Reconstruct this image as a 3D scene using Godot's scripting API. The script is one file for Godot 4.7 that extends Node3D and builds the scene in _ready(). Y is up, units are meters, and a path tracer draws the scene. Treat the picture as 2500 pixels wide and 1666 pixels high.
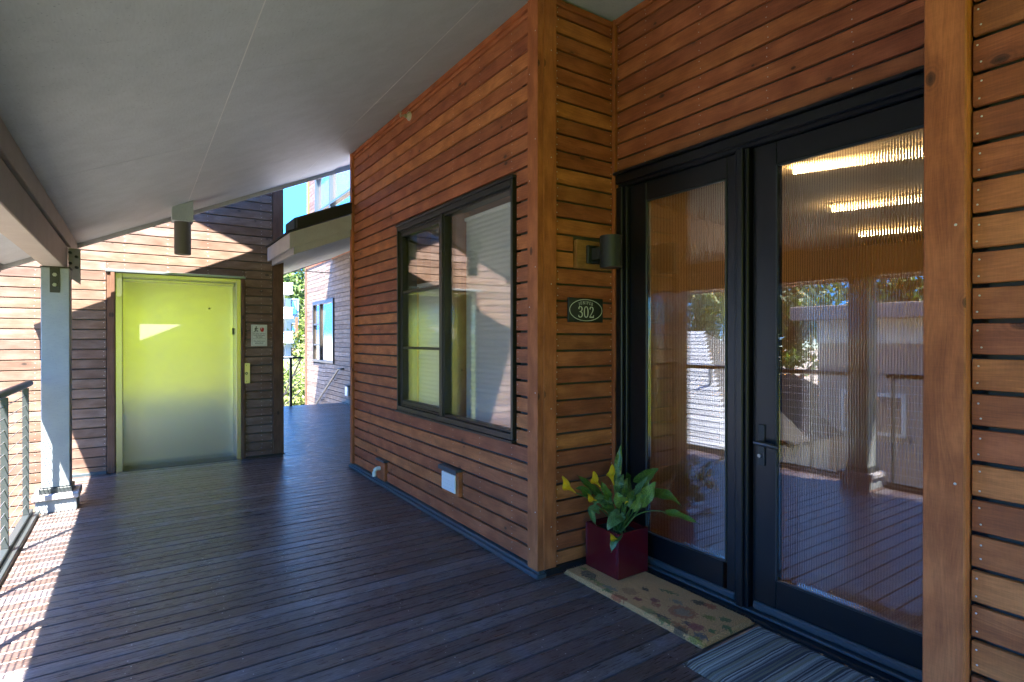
extends Node3D
# Covered timber walkway in front of a cedar-clad apartment: elevator tower ahead, entry door to the right.

var rng := RandomNumberGenerator.new()
var M := {}
var TX := {}
var mesh_cache := {}
var uv_shift := Vector2.ZERO
var noise_a := FastNoiseLite.new()
var noise_b := FastNoiseLite.new()
const ROOF_SLOPE := 0.454
const EAVE_X := -1.06
const RAKE_Z := -7.05

func soffit_y(x: float) -> float:
	return 3.53 + ROOF_SLOPE * (x - 2.03)

# ------------------------------------------------------------------ small helpers
func lin(r: float, g: float, b: float, a := 1.0) -> Color:
	var c := Color(r, g, b).linear_to_srgb()
	c.a = a
	return c

func mat(c: Color, rough := 0.7, metal := 0.0) -> StandardMaterial3D:
	var m := StandardMaterial3D.new()
	m.albedo_color = c
	m.roughness = rough
	m.metallic = metal
	return m

func org(n: Node) -> Vector3:
	var p := Vector3.ZERO
	while n != self and n is Node3D:
		p += (n as Node3D).position
		n = n.get_parent()
	return p

func thing(called: String, label: String, category: String, at := Vector3.ZERO, group := "") -> Node3D:
	var o := Node3D.new()
	o.name = called
	add_child(o, true)
	o.position = at
	tag(o, label, category, group)
	return o

func tag(o: Node, label: String, category: String, group := "") -> void:
	o.set_meta("label", label)
	o.set_meta("category", category)
	if group:
		o.set_meta("group", group)

func setting(called: String) -> Node3D:
	var o := Node3D.new()
	o.name = called
	add_child(o, true)
	o.set_meta("kind", "structure")
	return o

func put(parent: Node, called: String, mesh: Mesh, m: Material, at: Vector3) -> MeshInstance3D:
	var o := MeshInstance3D.new()
	o.name = called
	o.mesh = mesh
	o.material_override = m
	parent.add_child(o, true)
	o.position = at - org(parent)
	return o

func bx(parent: Node, called: String, x0: float, x1: float, y0: float, y1: float, z0: float, z1: float, m: Material, bevel := 0.002, variant := 0) -> MeshInstance3D:
	return put(parent, called, cbox(x1 - x0, y1 - y0, z1 - z0, bevel, variant), m, Vector3((x0 + x1) / 2, (y0 + y1) / 2, (z0 + z1) / 2))

func tri(st: SurfaceTool, a: Vector3, b: Vector3, c: Vector3, n: Vector3, ua := Vector2.ZERO, ub := Vector2.ZERO, uc := Vector2.ZERO) -> void:
	var flip := (b - a).cross(c - a).dot(n) > 0.0
	st.set_normal(n)
	st.set_uv(ua)
	st.add_vertex(a)
	st.set_normal(n)
	st.set_uv(uc if flip else ub)
	st.add_vertex(c if flip else b)
	st.set_normal(n)
	st.set_uv(ub if flip else uc)
	st.add_vertex(b if flip else c)

func quad(st: SurfaceTool, a: Vector3, b: Vector3, c: Vector3, d: Vector3, n: Vector3, long_axis := 0) -> void:
	var ua := uvof(a, n, long_axis)
	var ub := uvof(b, n, long_axis)
	var uc := uvof(c, n, long_axis)
	var ud := uvof(d, n, long_axis)
	tri(st, a, b, c, n, ua, ub, uc)
	tri(st, a, c, d, n, ua, uc, ud)

func uvof(p: Vector3, n: Vector3, la: int) -> Vector2:
	var an := n.abs()
	var na := 0
	if an.y > an[na]:
		na = 1
	if an.z > an[na]:
		na = 2
	if na == la:
		return Vector2(p[(la + 1) % 3], p[(la + 2) % 3])
	return Vector2(p[la], p[3 - la - na] + 0.13 * na) + uv_shift

# a box with chamfered edges, centred; uv in metres with u along the longest side
func cbox(sx: float, sy: float, sz: float, bevel := 0.002, variant := 0) -> ArrayMesh:
	var key := "%.4f %.4f %.4f %.4f %d" % [sx, sy, sz, bevel, variant]
	if mesh_cache.has(key):
		return mesh_cache[key]
	var st := SurfaceTool.new()
	st.begin(Mesh.PRIMITIVE_TRIANGLES)
	var h := Vector3(sx, sy, sz) / 2.0
	uv_shift = Vector2(0.83, 0.17) * variant
	var la := 0
	if h.y > h[la]:
		la = 1
	if h.z > h[la]:
		la = 2
	var b: float = min(bevel, min(h.x, min(h.y, h.z)) * 0.6)
	for a in 3:
		var u := (a + 1) % 3
		var v := (a + 2) % 3
		for s in [-1.0, 1.0]:
			var q: Array[Vector3] = []
			for k in [[-1, -1], [1, -1], [1, 1], [-1, 1]]:
				var p := Vector3.ZERO
				p[a] = s * h[a]
				p[u] = k[0] * (h[u] - b)
				p[v] = k[1] * (h[v] - b)
				q.append(p)
			var n := Vector3.ZERO
			n[a] = s
			quad(st, q[0], q[1], q[2], q[3], n, la)
		if b <= 0.0:
			continue
		# edges parallel to axis a
		for s in [-1.0, 1.0]:
			for t in [-1.0, 1.0]:
				var e: Array[Vector3] = []
				for k in [[-1, 0], [1, 0], [1, 1], [-1, 1]]:
					var p := Vector3.ZERO
					p[a] = k[0] * (h[a] - b)
					p[u] = s * (h[u] - (b if k[1] == 1 else 0.0))
					p[v] = t * (h[v] - (0.0 if k[1] == 1 else b))
					e.append(p)
				var n := Vector3.ZERO
				n[u] = s
				n[v] = t
				quad(st, e[0], e[1], e[2], e[3], n.normalized(), la)
	if b > 0.0:
		for s in [-1.0, 1.0]:
			for t in [-1.0, 1.0]:
				for r in [-1.0, 1.0]:
					var n := Vector3(s, t, r).normalized()
					tri(st, Vector3(s * h.x, t * (h.y - b), r * (h.z - b)), Vector3(s * (h.x - b), t * h.y, r * (h.z - b)), Vector3(s * (h.x - b), t * (h.y - b), r * h.z), n)
	var me := st.commit()
	uv_shift = Vector2.ZERO
	mesh_cache[key] = me
	return me

# any hexahedron: p holds the four lower corners and the four upper ones, in the same turn
func hexa(p: Array, la := 0) -> ArrayMesh:
	var st := SurfaceTool.new()
	st.begin(Mesh.PRIMITIVE_TRIANGLES)
	add_hexa(st, p, la)
	return st.commit()

func add_hexa(st: SurfaceTool, p: Array, la := 0) -> void:
	var c := Vector3.ZERO
	for q in p:
		c += q / 8.0
	for f in [[0, 1, 2, 3], [4, 5, 6, 7], [0, 1, 5, 4], [1, 2, 6, 5], [2, 3, 7, 6], [3, 0, 4, 7]]:
		var a: Vector3 = p[f[0]]
		var b: Vector3 = p[f[1]]
		var d: Vector3 = p[f[2]]
		var e: Vector3 = p[f[3]]
		var n := (d - a).cross(e - b).normalized()
		if n.dot((a + b + d + e) / 4.0 - c) < 0.0:
			n = -n
		quad(st, a, b, d, e, n, la)

func add_box(st: SurfaceTool, x0: float, x1: float, y0: float, y1: float, z0: float, z1: float, la := 0) -> void:
	add_hexa(st, [Vector3(x0, y0, z0), Vector3(x1, y0, z0), Vector3(x1, y0, z1), Vector3(x0, y0, z1), Vector3(x0, y1, z0), Vector3(x1, y1, z0), Vector3(x1, y1, z1), Vector3(x0, y1, z1)], la)

# a slab whose underside rises with x; yb(x) = y0 + slope * (x - x0)
func slope_slab(x0: float, x1: float, z0: float, z1: float, ya: float, slope: float, thick: float) -> ArrayMesh:
	var yb := ya + slope * (x1 - x0)
	return hexa([Vector3(x0, ya, z0), Vector3(x1, yb, z0), Vector3(x1, yb, z1), Vector3(x0, ya, z1), Vector3(x0, ya + thick, z0), Vector3(x1, yb + thick, z0), Vector3(x1, yb + thick, z1), Vector3(x0, ya + thick, z1)], 0)

func tool() -> SurfaceTool:
	var st := SurfaceTool.new()
	st.begin(Mesh.PRIMITIVE_TRIANGLES)
	return st

func add_smooth_quad(st: SurfaceTool, p: Array, n: Array, uv: Array) -> void:
	var avg: Vector3 = n[0] + n[1] + n[2] + n[3]
	for t in [[0, 1, 2], [0, 2, 3]]:
		var order: Array = t
		if (p[t[1]] - p[t[0]]).cross(p[t[2]] - p[t[0]]).dot(avg) > 0.0:
			order = [t[0], t[2], t[1]]
		for k in order:
			st.set_normal(n[k])
			st.set_uv(uv[k])
			st.add_vertex(p[k])

# a tube along points with a radius at each
func add_tube(st: SurfaceTool, pts: Array, radii: Array, sides := 8, caps := true) -> void:
	var rings := []
	var norms := []
	var ref := Vector3(0.13, 0.97, 0.2)
	for i in pts.size():
		var d: Vector3
		if i == 0:
			d = pts[1] - pts[0]
		elif i == pts.size() - 1:
			d = pts[i] - pts[i - 1]
		else:
			d = pts[i + 1] - pts[i - 1]
		d = d.normalized()
		if abs(d.dot(ref)) > 0.95:
			ref = Vector3(0.9, 0.1, 0.3).normalized()
		var u := d.cross(ref).normalized()
		var v := d.cross(u).normalized()
		var ring := []
		var nn := []
		for k in sides + 1:
			var a := TAU * k / sides
			var n := u * cos(a) + v * sin(a)
			nn.append(n)
			ring.append(pts[i] + n * radii[i])
		rings.append(ring)
		norms.append(nn)
	for i in pts.size() - 1:
		for k in sides:
			add_smooth_quad(st, [rings[i][k], rings[i][k + 1], rings[i + 1][k + 1], rings[i + 1][k]], [norms[i][k], norms[i][k + 1], norms[i + 1][k + 1], norms[i + 1][k]], [Vector2(k / float(sides), i), Vector2((k + 1) / float(sides), i), Vector2((k + 1) / float(sides), i + 1), Vector2(k / float(sides), i + 1)])
	if caps:
		for e in [0, pts.size() - 1]:
			var out: Vector3 = (pts[0] - pts[1]).normalized() if e == 0 else (pts[e] - pts[e - 1]).normalized()
			for k in sides:
				tri(st, pts[e], rings[e][k], rings[e][k + 1], out)

func bezier(a: Vector3, b: Vector3, c: Vector3, n: int) -> Array:
	var out := []
	for i in n + 1:
		var t := i / float(n)
		out.append(a.lerp(b, t).lerp(b.lerp(c, t), t))
	return out

# nail and screw heads: low six-sided domes standing on a face that looks along n
func add_head(st: SurfaceTool, at: Vector3, n: Vector3, r: float) -> void:
	var u := n.cross(Vector3(0.3, 0.5, 0.8)).normalized()
	var v := n.cross(u)
	for k in 6:
		var a := TAU * k / 6.0
		var b := TAU * (k + 1) / 6.0
		var p := at + (u * cos(a) + v * sin(a)) * r
		var q := at + (u * cos(b) + v * sin(b)) * r
		tri(st, at + n * r * 0.35, p + n * 0.0003, q + n * 0.0003, ((p + q) / 2.0 - at).normalized() * 0.5 + n)

# ------------------------------------------------------------------ textures
func texture(w: int, h: int, f: Callable) -> ImageTexture:
	var data := PackedByteArray()
	data.resize(w * h * 3)
	var k := 0
	for y in h:
		for x in w:
			var c: Color = f.call(x / float(w), y / float(h))
			data[k] = clampi(int(c.r * 255.0), 0, 255)
			data[k + 1] = clampi(int(c.g * 255.0), 0, 255)
			data[k + 2] = clampi(int(c.b * 255.0), 0, 255)
			k += 3
	return ImageTexture.create_from_image(Image.create_from_data(w, h, false, Image.FORMAT_RGB8, data))

func ring_noise(n: FastNoiseLite, u: float, v: float, ru: float, fv: float) -> float:
	var a := u * TAU
	return n.get_noise_3d(cos(a) * ru, sin(a) * ru, v * fv)

func make_textures() -> void:
	noise_a.seed = 11
	noise_a.noise_type = FastNoiseLite.TYPE_SIMPLEX
	noise_a.frequency = 1.0
	noise_a.fractal_type = FastNoiseLite.FRACTAL_NONE
	noise_b.seed = 29
	noise_b.noise_type = FastNoiseLite.TYPE_SIMPLEX
	noise_b.frequency = 1.0
	noise_b.fractal_octaves = 3
	noise_b.fractal_type = FastNoiseLite.FRACTAL_FBM
	# 2 m x 0.5 m of sawn cedar: long growth lines, cross saw marks, soft blotches
	TX.cedar = texture(1024, 384, func(u, v):
		var warp := ring_noise(noise_a, u, v, 0.5, 5.0) * 0.05
		var line := ring_noise(noise_a, u, v + warp, 0.55, 55.0)
		var fine := ring_noise(noise_b, u, v, 6.0, 190.0)
		var saw := noise_a.get_noise_2d(u * 420.0, v * 7.0)
		var blot := ring_noise(noise_b, u + 0.3, v, 1.1, 4.0)
		var g := 0.88 + 0.06 * line + 0.09 * fine + 0.022 * saw + 0.15 * blot
		for k in [[0.17, 0.22, 0.013], [0.61, 0.71, 0.016], [0.83, 0.40, 0.010], [0.38, 0.93, 0.008], [0.47, 0.10, 0.006]]:
			var dx: float = (u - k[0]) * 2.0
			var dy: float = (v - k[1]) * 0.5
			var d: float = sqrt(dx * dx * 0.35 + dy * dy) / k[2]
			if d < 1.0:
				g *= lerpf(0.42, 0.72, d) + 0.06 * sin(d * 22.0)
			elif d < 3.5:
				g *= 1.0 - 0.13 * (1.0 - (d - 1.0) / 2.5) * (0.6 + 0.4 * sin(d * 9.0))
		return Color(g, g * (0.97 + 0.05 * blot), g * (0.95 + 0.10 * blot)))
	# hardwood decking: darker streaks, grey weathered patches, scuffs
	TX.deck = texture(1024, 384, func(u, v):
		var line := ring_noise(noise_a, u, v, 1.2, 80.0)
		var fine := ring_noise(noise_b, u, v, 9.0, 230.0)
		var patch := ring_noise(noise_b, u + 0.1, v, 1.7, 3.0)
		var scuff := pow(maxf(0.0, ring_noise(noise_b, u + 0.6, v, 4.0, 24.0)), 2.0)
		var g := 0.74 + 0.13 * line + 0.24 * fine + 0.09 * patch + 0.35 * scuff
		return Color(g * (1.0 - 0.05 * patch), g * (0.98 + 0.02 * patch), g * (0.96 + 0.10 * patch)))
	TX.deck_rough = texture(512, 256, func(u, v):
		var g := 0.37 + 0.12 * ring_noise(noise_b, u, v, 3.0, 30.0) + 0.14 * ring_noise(noise_a, u, v, 1.2, 70.0)
		return Color(g, g, g))
	# rolled paint on plywood
	TX.paint = texture(512, 512, func(u, v):
		var g := 0.95 + 0.022 * noise_b.get_noise_2d(u * 90.0, v * 14.0) + 0.03 * noise_b.get_noise_2d(u * 4.0, v * 4.0 + 7.0)
		if noise_a.get_noise_2d(u * 60.0 + 40.0, v * 60.0) > 0.93:
			g -= 0.16
		return Color(g, g, g))
	TX.paint_bump = texture(512, 512, func(u, v):
		var g := 0.5 + 0.3 * noise_b.get_noise_2d(u * 150.0, v * 60.0)
		return Color(g, g, g))
	# brushed steel with a few smudges
	TX.steel = texture(512, 256, func(u, v):
		var g := 0.86 + 0.05 * noise_a.get_noise_2d(u * 300.0, v * 1.5) + 0.10 * noise_b.get_noise_2d(u * 7.0, v * 4.0)
		if noise_a.get_noise_2d(u * 26.0, v * 34.0 + 5.0) > 0.84:
			g += 0.12
		return Color(g, g, g))
	TX.concrete = texture(512, 512, func(u, v):
		var g := 0.8 + 0.2 * noise_b.get_noise_2d(u * 22.0, v * 22.0)
		return Color(g, g, g))
	TX.leaf = texture(128, 256, func(u, v):
		var d: float = abs(u - 0.5) * 2.0
		var vein: float = pow(maxf(0.0, cos((v * 2.0 - d * 0.8) * 30.0)), 10.0) * 0.12 + (0.16 if d < 0.06 else 0.0)
		var g := 0.75 + 0.25 * noise_b.get_noise_2d(u * 8.0, v * 12.0) + vein
		if noise_a.get_noise_2d(u * 30.0, v * 60.0 + 9.0) > 0.86:
			g += 0.5
		return Color(g, g, g * 0.95))
	make_mat_textures()

func make_mat_textures() -> void:
	# printed coir: motifs scattered on tan fibre (u along the mat's length, v across)
	var marks := [
		[0.055, 0.72, 0.030, 0.030, 0.0, Color(0.30, 0.42, 0.12)], [0.14, 0.80, 0.055, 0.10, 0.0, Color(0.10, 0.11, 0.12)], [0.14, 0.80, 0.034, 0.06, 0.0, Color(0.58, 0.50, 0.36)],
		[0.14, 0.80, 0.012, 0.03, 0.0, Color(0.12, 0.12, 0.12)], [0.20, 0.86, 0.03, 0.035, 0.4, Color(0.24, 0.38, 0.16)], [0.27, 0.88, 0.05, 0.04, 0.0, Color(0.55, 0.55, 0.20)],
		[0.34, 0.85, 0.05, 0.05, 0.2, Color(0.46, 0.46, 0.42)], [0.36, 0.93, 0.035, 0.04, 0.2, Color(0.26, 0.42, 0.18)], [0.43, 0.70, 0.05, 0.09, 0.0, Color(0.62, 0.44, 0.28)],
		[0.46, 0.48, 0.025, 0.05, 0.3, Color(0.12, 0.12, 0.12)], [0.56, 0.28, 0.06, 0.03, 0.3, Color(0.25, 0.38, 0.18)], [0.52, 0.78, 0.03, 0.05, 0.0, Color(0.45, 0.16, 0.20)],
		[0.58, 0.62, 0.028, 0.05, 0.0, Color(0.45, 0.15, 0.20)], [0.62, 0.70, 0.03, 0.04, 0.0, Color(0.60, 0.25, 0.18)], [0.45, 0.95, 0.05, 0.06, 0.1, Color(0.62, 0.26, 0.16)],
		[0.75, 0.58, 0.075, 0.16, 0.0, Color(0.62, 0.32, 0.22)], [0.75, 0.58, 0.045, 0.09, 0.0, Color(0.56, 0.53, 0.46)], [0.78, 0.16, 0.05, 0.06, 0.2, Color(0.66, 0.27, 0.16)],
		[0.73, 0.20, 0.04, 0.06, 0.6, Color(0.20, 0.18, 0.15)], [0.86, 0.42, 0.03, 0.06, 0.0, Color(0.42, 0.48, 0.16)], [0.92, 0.30, 0.03, 0.05, 0.5, Color(0.24, 0.38, 0.20)],
		[0.70, 0.88, 0.065, 0.035, 0.25, Color(0.14, 0.16, 0.20)], [0.76, 0.92, 0.05, 0.05, 0.2, Color(0.22, 0.38, 0.20)], [0.88, 0.74, 0.045, 0.09, 0.0, Color(0.52, 0.20, 0.26)],
		[0.83, 0.76, 0.02, 0.04, 0.0, Color(0.18, 0.20, 0.28)], [0.83, 0.88, 0.05, 0.05, 0.0, Color(0.60, 0.34, 0.20)], [0.86, 0.95, 0.04, 0.07, 0.0, Color(0.18, 0.18, 0.18)],
		[0.95, 0.86, 0.035, 0.06, 0.0, Color(0.22, 0.28, 0.38)], [0.95, 0.66, 0.022, 0.05, 0.0, Color(0.20, 0.40, 0.22)], [0.96, 0.96, 0.04, 0.05, 0.0, Color(0.50, 0.50, 0.18)],
		[0.97, 0.45, 0.03, 0.05, 0.0, Color(0.24, 0.40, 0.20)], [0.64, 0.90, 0.05, 0.06, 0.0, Color(0.50, 0.50, 0.26)], [0.66, 0.42, 0.04, 0.05, 0.0, Color(0.52, 0.50, 0.44)]]
	TX.coir = texture(1024, 480, func(u, v):
		var fib := noise_a.get_noise_2d(u * 330.0, v * 150.0)
		var fib2 := noise_b.get_noise_2d(u * 110.0, v * 60.0)
		var c := Color(0.84, 0.63, 0.41)
		var wob := Vector2(noise_a.get_noise_2d(u * 40.0, v * 20.0), noise_a.get_noise_2d(u * 40.0 + 90.0, v * 20.0)) * 0.012
		for k in marks:
			var dx: float = (u + wob.x - k[0])
			var dy: float = (v + wob.y * 2.0 - k[1]) * 0.47
			var ca := cos(k[4] as float)
			var sa := sin(k[4] as float)
			var px: float = (dx * ca - dy * sa) / k[2]
			var py: float = (dx * sa + dy * ca) / (k[3] * 0.47)
			var d := px * px + py * py
			if d < 1.0 and fib > -0.45 + 0.5 * d:
				c = c.lerp(k[5], 0.8)
		var g := 0.86 + 0.30 * fib + 0.22 * fib2
		return Color(c.r * g, c.g * g, c.b * g))
	TX.coir_bump = texture(512, 256, func(u, v):
		var g := 0.5 + 0.32 * noise_a.get_noise_2d(u * 260.0, v * 120.0) + 0.2 * noise_b.get_noise_2d(u * 120.0, v * 60.0)
		return Color(g, g, g))
	# striped loop-pile mat: stripes run across u
	var tones := []
	var r := RandomNumberGenerator.new()
	r.seed = 5
	for i in 140:
		var p := r.randf()
		var t := Color(0.74, 0.78, 0.78) if p < 0.38 else (Color(0.60, 0.64, 0.66) if p < 0.62 else (Color(0.36, 0.38, 0.42) if p < 0.84 else Color(0.58, 0.60, 0.54)))
		tones.append(t * r.randf_range(0.85, 1.1))
	TX.stripe = texture(1024, 512, func(u, v):
		var s: float = u * 139.0 + 0.25 * noise_a.get_noise_2d(u * 30.0, v * 3.0)
		var c: Color = tones[clampi(int(s), 0, 139)]
		var loopy: float = 0.80 + 0.25 * noise_a.get_noise_2d(u * 420.0, v * 180.0) + 0.18 * sin(v * 900.0 + int(s) * 2.1)
		return Color(c.r * loopy, c.g * loopy, c.b * loopy))
	TX.stripe_bump = texture(1024, 512, func(u, v):
		var s: float = fposmod(u * 139.0, 1.0)
		var g: float = 0.35 + 0.45 * sin(s * PI) + 0.18 * sin(v * 900.0 + int(u * 139.0) * 2.1)
		return Color(g, g, g))

func grain(c: Color, tex: Texture2D, rough: float, off: Vector2, sx := 0.5, sy := 2.0, bump := 0.0) -> StandardMaterial3D:
	var m := mat(c, rough)
	m.albedo_texture = tex
	m.uv1_scale = Vector3(sx, sy, 1)
	m.uv1_offset = Vector3(off.x, off.y, 0)
	if bump > 0.0:
		m.heightmap_enabled = true
		m.heightmap_texture = tex
		m.heightmap_scale = bump
	return m

func make_materials() -> void:
	var r := RandomNumberGenerator.new()
	r.seed = 77
	M.cedar = []
	for c in [[0.458, 0.153, 0.050], [0.391, 0.123, 0.042], [0.516, 0.179, 0.056], [0.421, 0.130, 0.050], [0.348, 0.110, 0.042], [0.546, 0.201, 0.062], [0.443, 0.146, 0.053], [0.384, 0.135, 0.045], [0.480, 0.158, 0.057], [0.370, 0.113, 0.046]]:
		M.cedar.append(grain(lin(c[0], c[1], c[2]), TX.cedar, 0.60, Vector2(r.randf(), r.randf()), 0.5, 2.0, 0.10))
	M.trim = []
	for c in [[0.462, 0.148, 0.046], [0.427, 0.130, 0.042], [0.487, 0.159, 0.051]]:
		M.trim.append(grain(lin(c[0], c[1], c[2]), TX.cedar, 0.66, Vector2(r.randf(), r.randf()), 0.5, 2.0, 0.10))
	M.aged = []
	for c in [[0.212, 0.143, 0.110], [0.182, 0.116, 0.088], [0.230, 0.160, 0.129], [0.196, 0.123, 0.098], [0.170, 0.113, 0.091], [0.221, 0.145, 0.108], [0.238, 0.170, 0.142]]:
		M.aged.append(grain(lin(c[0], c[1], c[2]), TX.cedar, 0.7, Vector2(r.randf(), r.randf()), 0.5, 2.0, 0.10))
	M.aged_trim = grain(lin(0.15, 0.075, 0.045), TX.cedar, 0.7, Vector2(0.3, 0.2), 0.5, 2.0, 0.1)
	M.silver = []
	for c in [[0.232, 0.192, 0.163], [0.194, 0.159, 0.133], [0.270, 0.226, 0.194], [0.216, 0.173, 0.142], [0.178, 0.139, 0.114]]:
		M.silver.append(grain(lin(c[0], c[1], c[2]), TX.cedar, 0.75, Vector2(r.randf(), r.randf()), 0.5, 2.0, 0.1))
	M.deck = []
	for c in [[0.170, 0.130, 0.127], [0.145, 0.108, 0.106], [0.198, 0.169, 0.176], [0.158, 0.113, 0.110], [0.139, 0.107, 0.108], [0.217, 0.191, 0.204], [0.167, 0.127, 0.129], [0.183, 0.135, 0.127], [0.152, 0.107, 0.101], [0.176, 0.145, 0.152]]:
		var m := grain(lin(c[0], c[1], c[2]), TX.deck, 1.0, Vector2(r.randf(), r.randf()), 0.5, 2.0, 0.12)
		m.roughness_texture = TX.deck_rough
		m.metallic_specular = 0.62
		M.deck.append(m)
	M.membrane = mat(lin(0.105, 0.100, 0.096), 0.9)
	M.underdeck = mat(lin(0.13, 0.095, 0.07), 0.9)
	M.paint = mat(lin(0.375, 0.430, 0.468), 0.6)
	M.paint.albedo_texture = TX.paint
	M.paint.uv1_scale = Vector3(0.8, 0.8, 1)
	M.paint.heightmap_enabled = true
	M.paint.heightmap_texture = TX.paint_bump
	M.paint.heightmap_scale = 0.02
	M.caulk = mat(lin(0.52, 0.54, 0.54), 0.6)
	M.fascia = mat(lin(0.42, 0.41, 0.44), 0.6)
	M.fascia.albedo_texture = TX.paint
	M.column = mat(lin(0.30, 0.345, 0.37), 0.55)
	M.column.albedo_texture = TX.paint
	M.beam = mat(lin(0.30, 0.27, 0.225), 0.6)
	M.beam.albedo_texture = TX.paint
	M.flash = mat(lin(0.060, 0.085, 0.105), 0.38, 0.25)
	M.black_metal = mat(lin(0.016, 0.018, 0.022), 0.45, 0.3)
	M.roofing = mat(lin(0.022, 0.022, 0.024), 0.85)
	M.steel_dark = mat(lin(0.05, 0.05, 0.05), 0.5, 0.6)
	M.bolt = mat(lin(0.35, 0.36, 0.37), 0.4, 0.8)
	M.nail = mat(lin(0.62, 0.62, 0.62), 0.4, 0.55)
	M.frame = mat(lin(0.0055, 0.0065, 0.010), 0.36)
	M.frame.metallic_specular = 0.5
	M.bronze = mat(lin(0.020, 0.019, 0.017), 0.40, 0.1)
	M.steel = mat(lin(0.70, 0.70, 0.68), 1.0, 0.86)
	M.steel.roughness = 0.26
	M.steel.roughness_texture = TX.steel
	M.steel.anisotropy_enabled = true
	M.steel.anisotropy = -0.88
	M.steel.uv1_scale = Vector3(1.0, 1.0, 1)
	M.steel_plain = mat(lin(0.62, 0.62, 0.60), 0.30, 1.0)
	M.steel_frame = mat(lin(0.60, 0.60, 0.58), 0.26, 1.0)
	M.cable = mat(lin(0.55, 0.57, 0.58), 0.32, 0.9)
	M.rail = mat(lin(0.040, 0.050, 0.056), 0.38, 0.2)
	M.pane = mat(Color(0, 0, 0, 0.0), 0.0)
	M.pane.transparency = BaseMaterial3D.TRANSPARENCY_ALPHA
	M.window_pane = mat(Color(0, 0, 0, 0.0), 0.0)
	M.window_pane.transparency = BaseMaterial3D.TRANSPARENCY_ALPHA
	M.far_pane = mat(lin(0.62, 0.52, 0.45), 0.03, 0.85)
	M.reed = mat(Color(0.96, 0.97, 0.93, 0.0), 0.0)
	M.reed.refraction_enabled = true
	M.reed.refraction_scale = 0.032
	M.white_plastic = mat(lin(0.72, 0.76, 0.74), 0.45)
	M.pipe = mat(lin(0.70, 0.74, 0.66), 0.4)
	M.blind = mat(lin(0.50, 0.55, 0.54), 0.9)
	M.blind.backlight_enabled = true
	M.blind.backlight = Color(0.3, 0.3, 0.28)
	M.inner_wall = mat(lin(0.38, 0.25, 0.12), 0.85)
	M.inner_ceiling = mat(lin(0.62, 0.58, 0.50), 0.9)
	M.inner_floor = grain(lin(0.26, 0.15, 0.075), TX.cedar, 0.45, Vector2(0.2, 0.1), 0.5, 2.0)
	M.inner_wood = grain(lin(0.36, 0.18, 0.07), TX.cedar, 0.5, Vector2(0.6, 0.4), 0.5, 2.0)
	M.lamp = mat(lin(0.030, 0.036, 0.040), 0.45, 0.2)
	M.sign_black = mat(lin(0.010, 0.014, 0.011), 0.35)
	M.sign_ink = mat(lin(0.62, 0.66, 0.58), 0.5)
	M.sign_white = mat(lin(0.62, 0.66, 0.62), 0.45)
	M.ink = mat(lin(0.015, 0.015, 0.015), 0.6)
	M.red = mat(lin(0.45, 0.025, 0.015), 0.6)
	M.pot = mat(lin(0.105, 0.005, 0.011), 0.14)
	M.pot.clearcoat_enabled = true
	M.pot.clearcoat = 0.7
	M.pot.clearcoat_roughness = 0.08
	M.soil = mat(lin(0.018, 0.013, 0.010), 0.95)
	M.leaf = []
	for c in [[0.110, 0.220, 0.030], [0.175, 0.310, 0.045], [0.125, 0.265, 0.105], [0.290, 0.440, 0.085]]:
		var m := mat(lin(c[0], c[1], c[2]), 0.38)
		m.albedo_texture = TX.leaf
		m.backlight_enabled = true
		m.backlight = Color(0.25, 0.35, 0.1)
		M.leaf.append(m)
	M.stem = mat(lin(0.075, 0.170, 0.035), 0.45)
	M.petal = mat(lin(0.70, 0.46, 0.015), 0.45)
	M.petal.backlight_enabled = true
	M.petal.backlight = Color(0.4, 0.3, 0.05)
	M.coir = mat(Color(1, 1, 1), 0.95)
	M.coir.albedo_texture = TX.coir
	M.coir.heightmap_enabled = true
	M.coir.heightmap_texture = TX.coir_bump
	M.coir.heightmap_scale = 0.5
	M.coir_edge = mat(lin(0.30, 0.20, 0.10), 0.95)
	M.stripe = mat(Color(1, 1, 1), 0.95)
	M.stripe.albedo_texture = TX.stripe
	M.stripe.heightmap_enabled = true
	M.stripe.heightmap_texture = TX.stripe_bump
	M.stripe.heightmap_scale = 0.3
	M.ground = mat(lin(0.55, 0.47, 0.37), 0.95)
	M.ground.albedo_texture = TX.concrete
	M.grass = mat(lin(0.138, 0.165, 0.009), 1.0)
	M.grass.metallic_specular = 0.05
	M.bark = mat(lin(0.06, 0.045, 0.033), 0.95)
	M.bark.albedo_texture = TX.cedar
	M.crown = []
	for c in [[0.070, 0.110, 0.028], [0.045, 0.080, 0.022], [0.105, 0.135, 0.035], [0.12, 0.15, 0.040]]:
		var m := mat(lin(c[0], c[1], c[2]), 0.6)
		m.backlight_enabled = true
		m.backlight = Color(0.35, 0.45, 0.12)
		M.crown.append(m)
	M.shingle = []
	for c in [0.33, 0.37, 0.29, 0.35]:
		M.shingle.append(mat(lin(c, c * 1.04, c * 1.08), 0.9))
	M.cream = mat(lin(0.55, 0.53, 0.46), 0.85)
	M.brown = mat(lin(0.30, 0.24, 0.19), 0.8)
	M.white = mat(lin(0.66, 0.68, 0.70), 0.7)
	M.blue_grey = mat(lin(0.26, 0.33, 0.44), 0.75)
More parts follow.
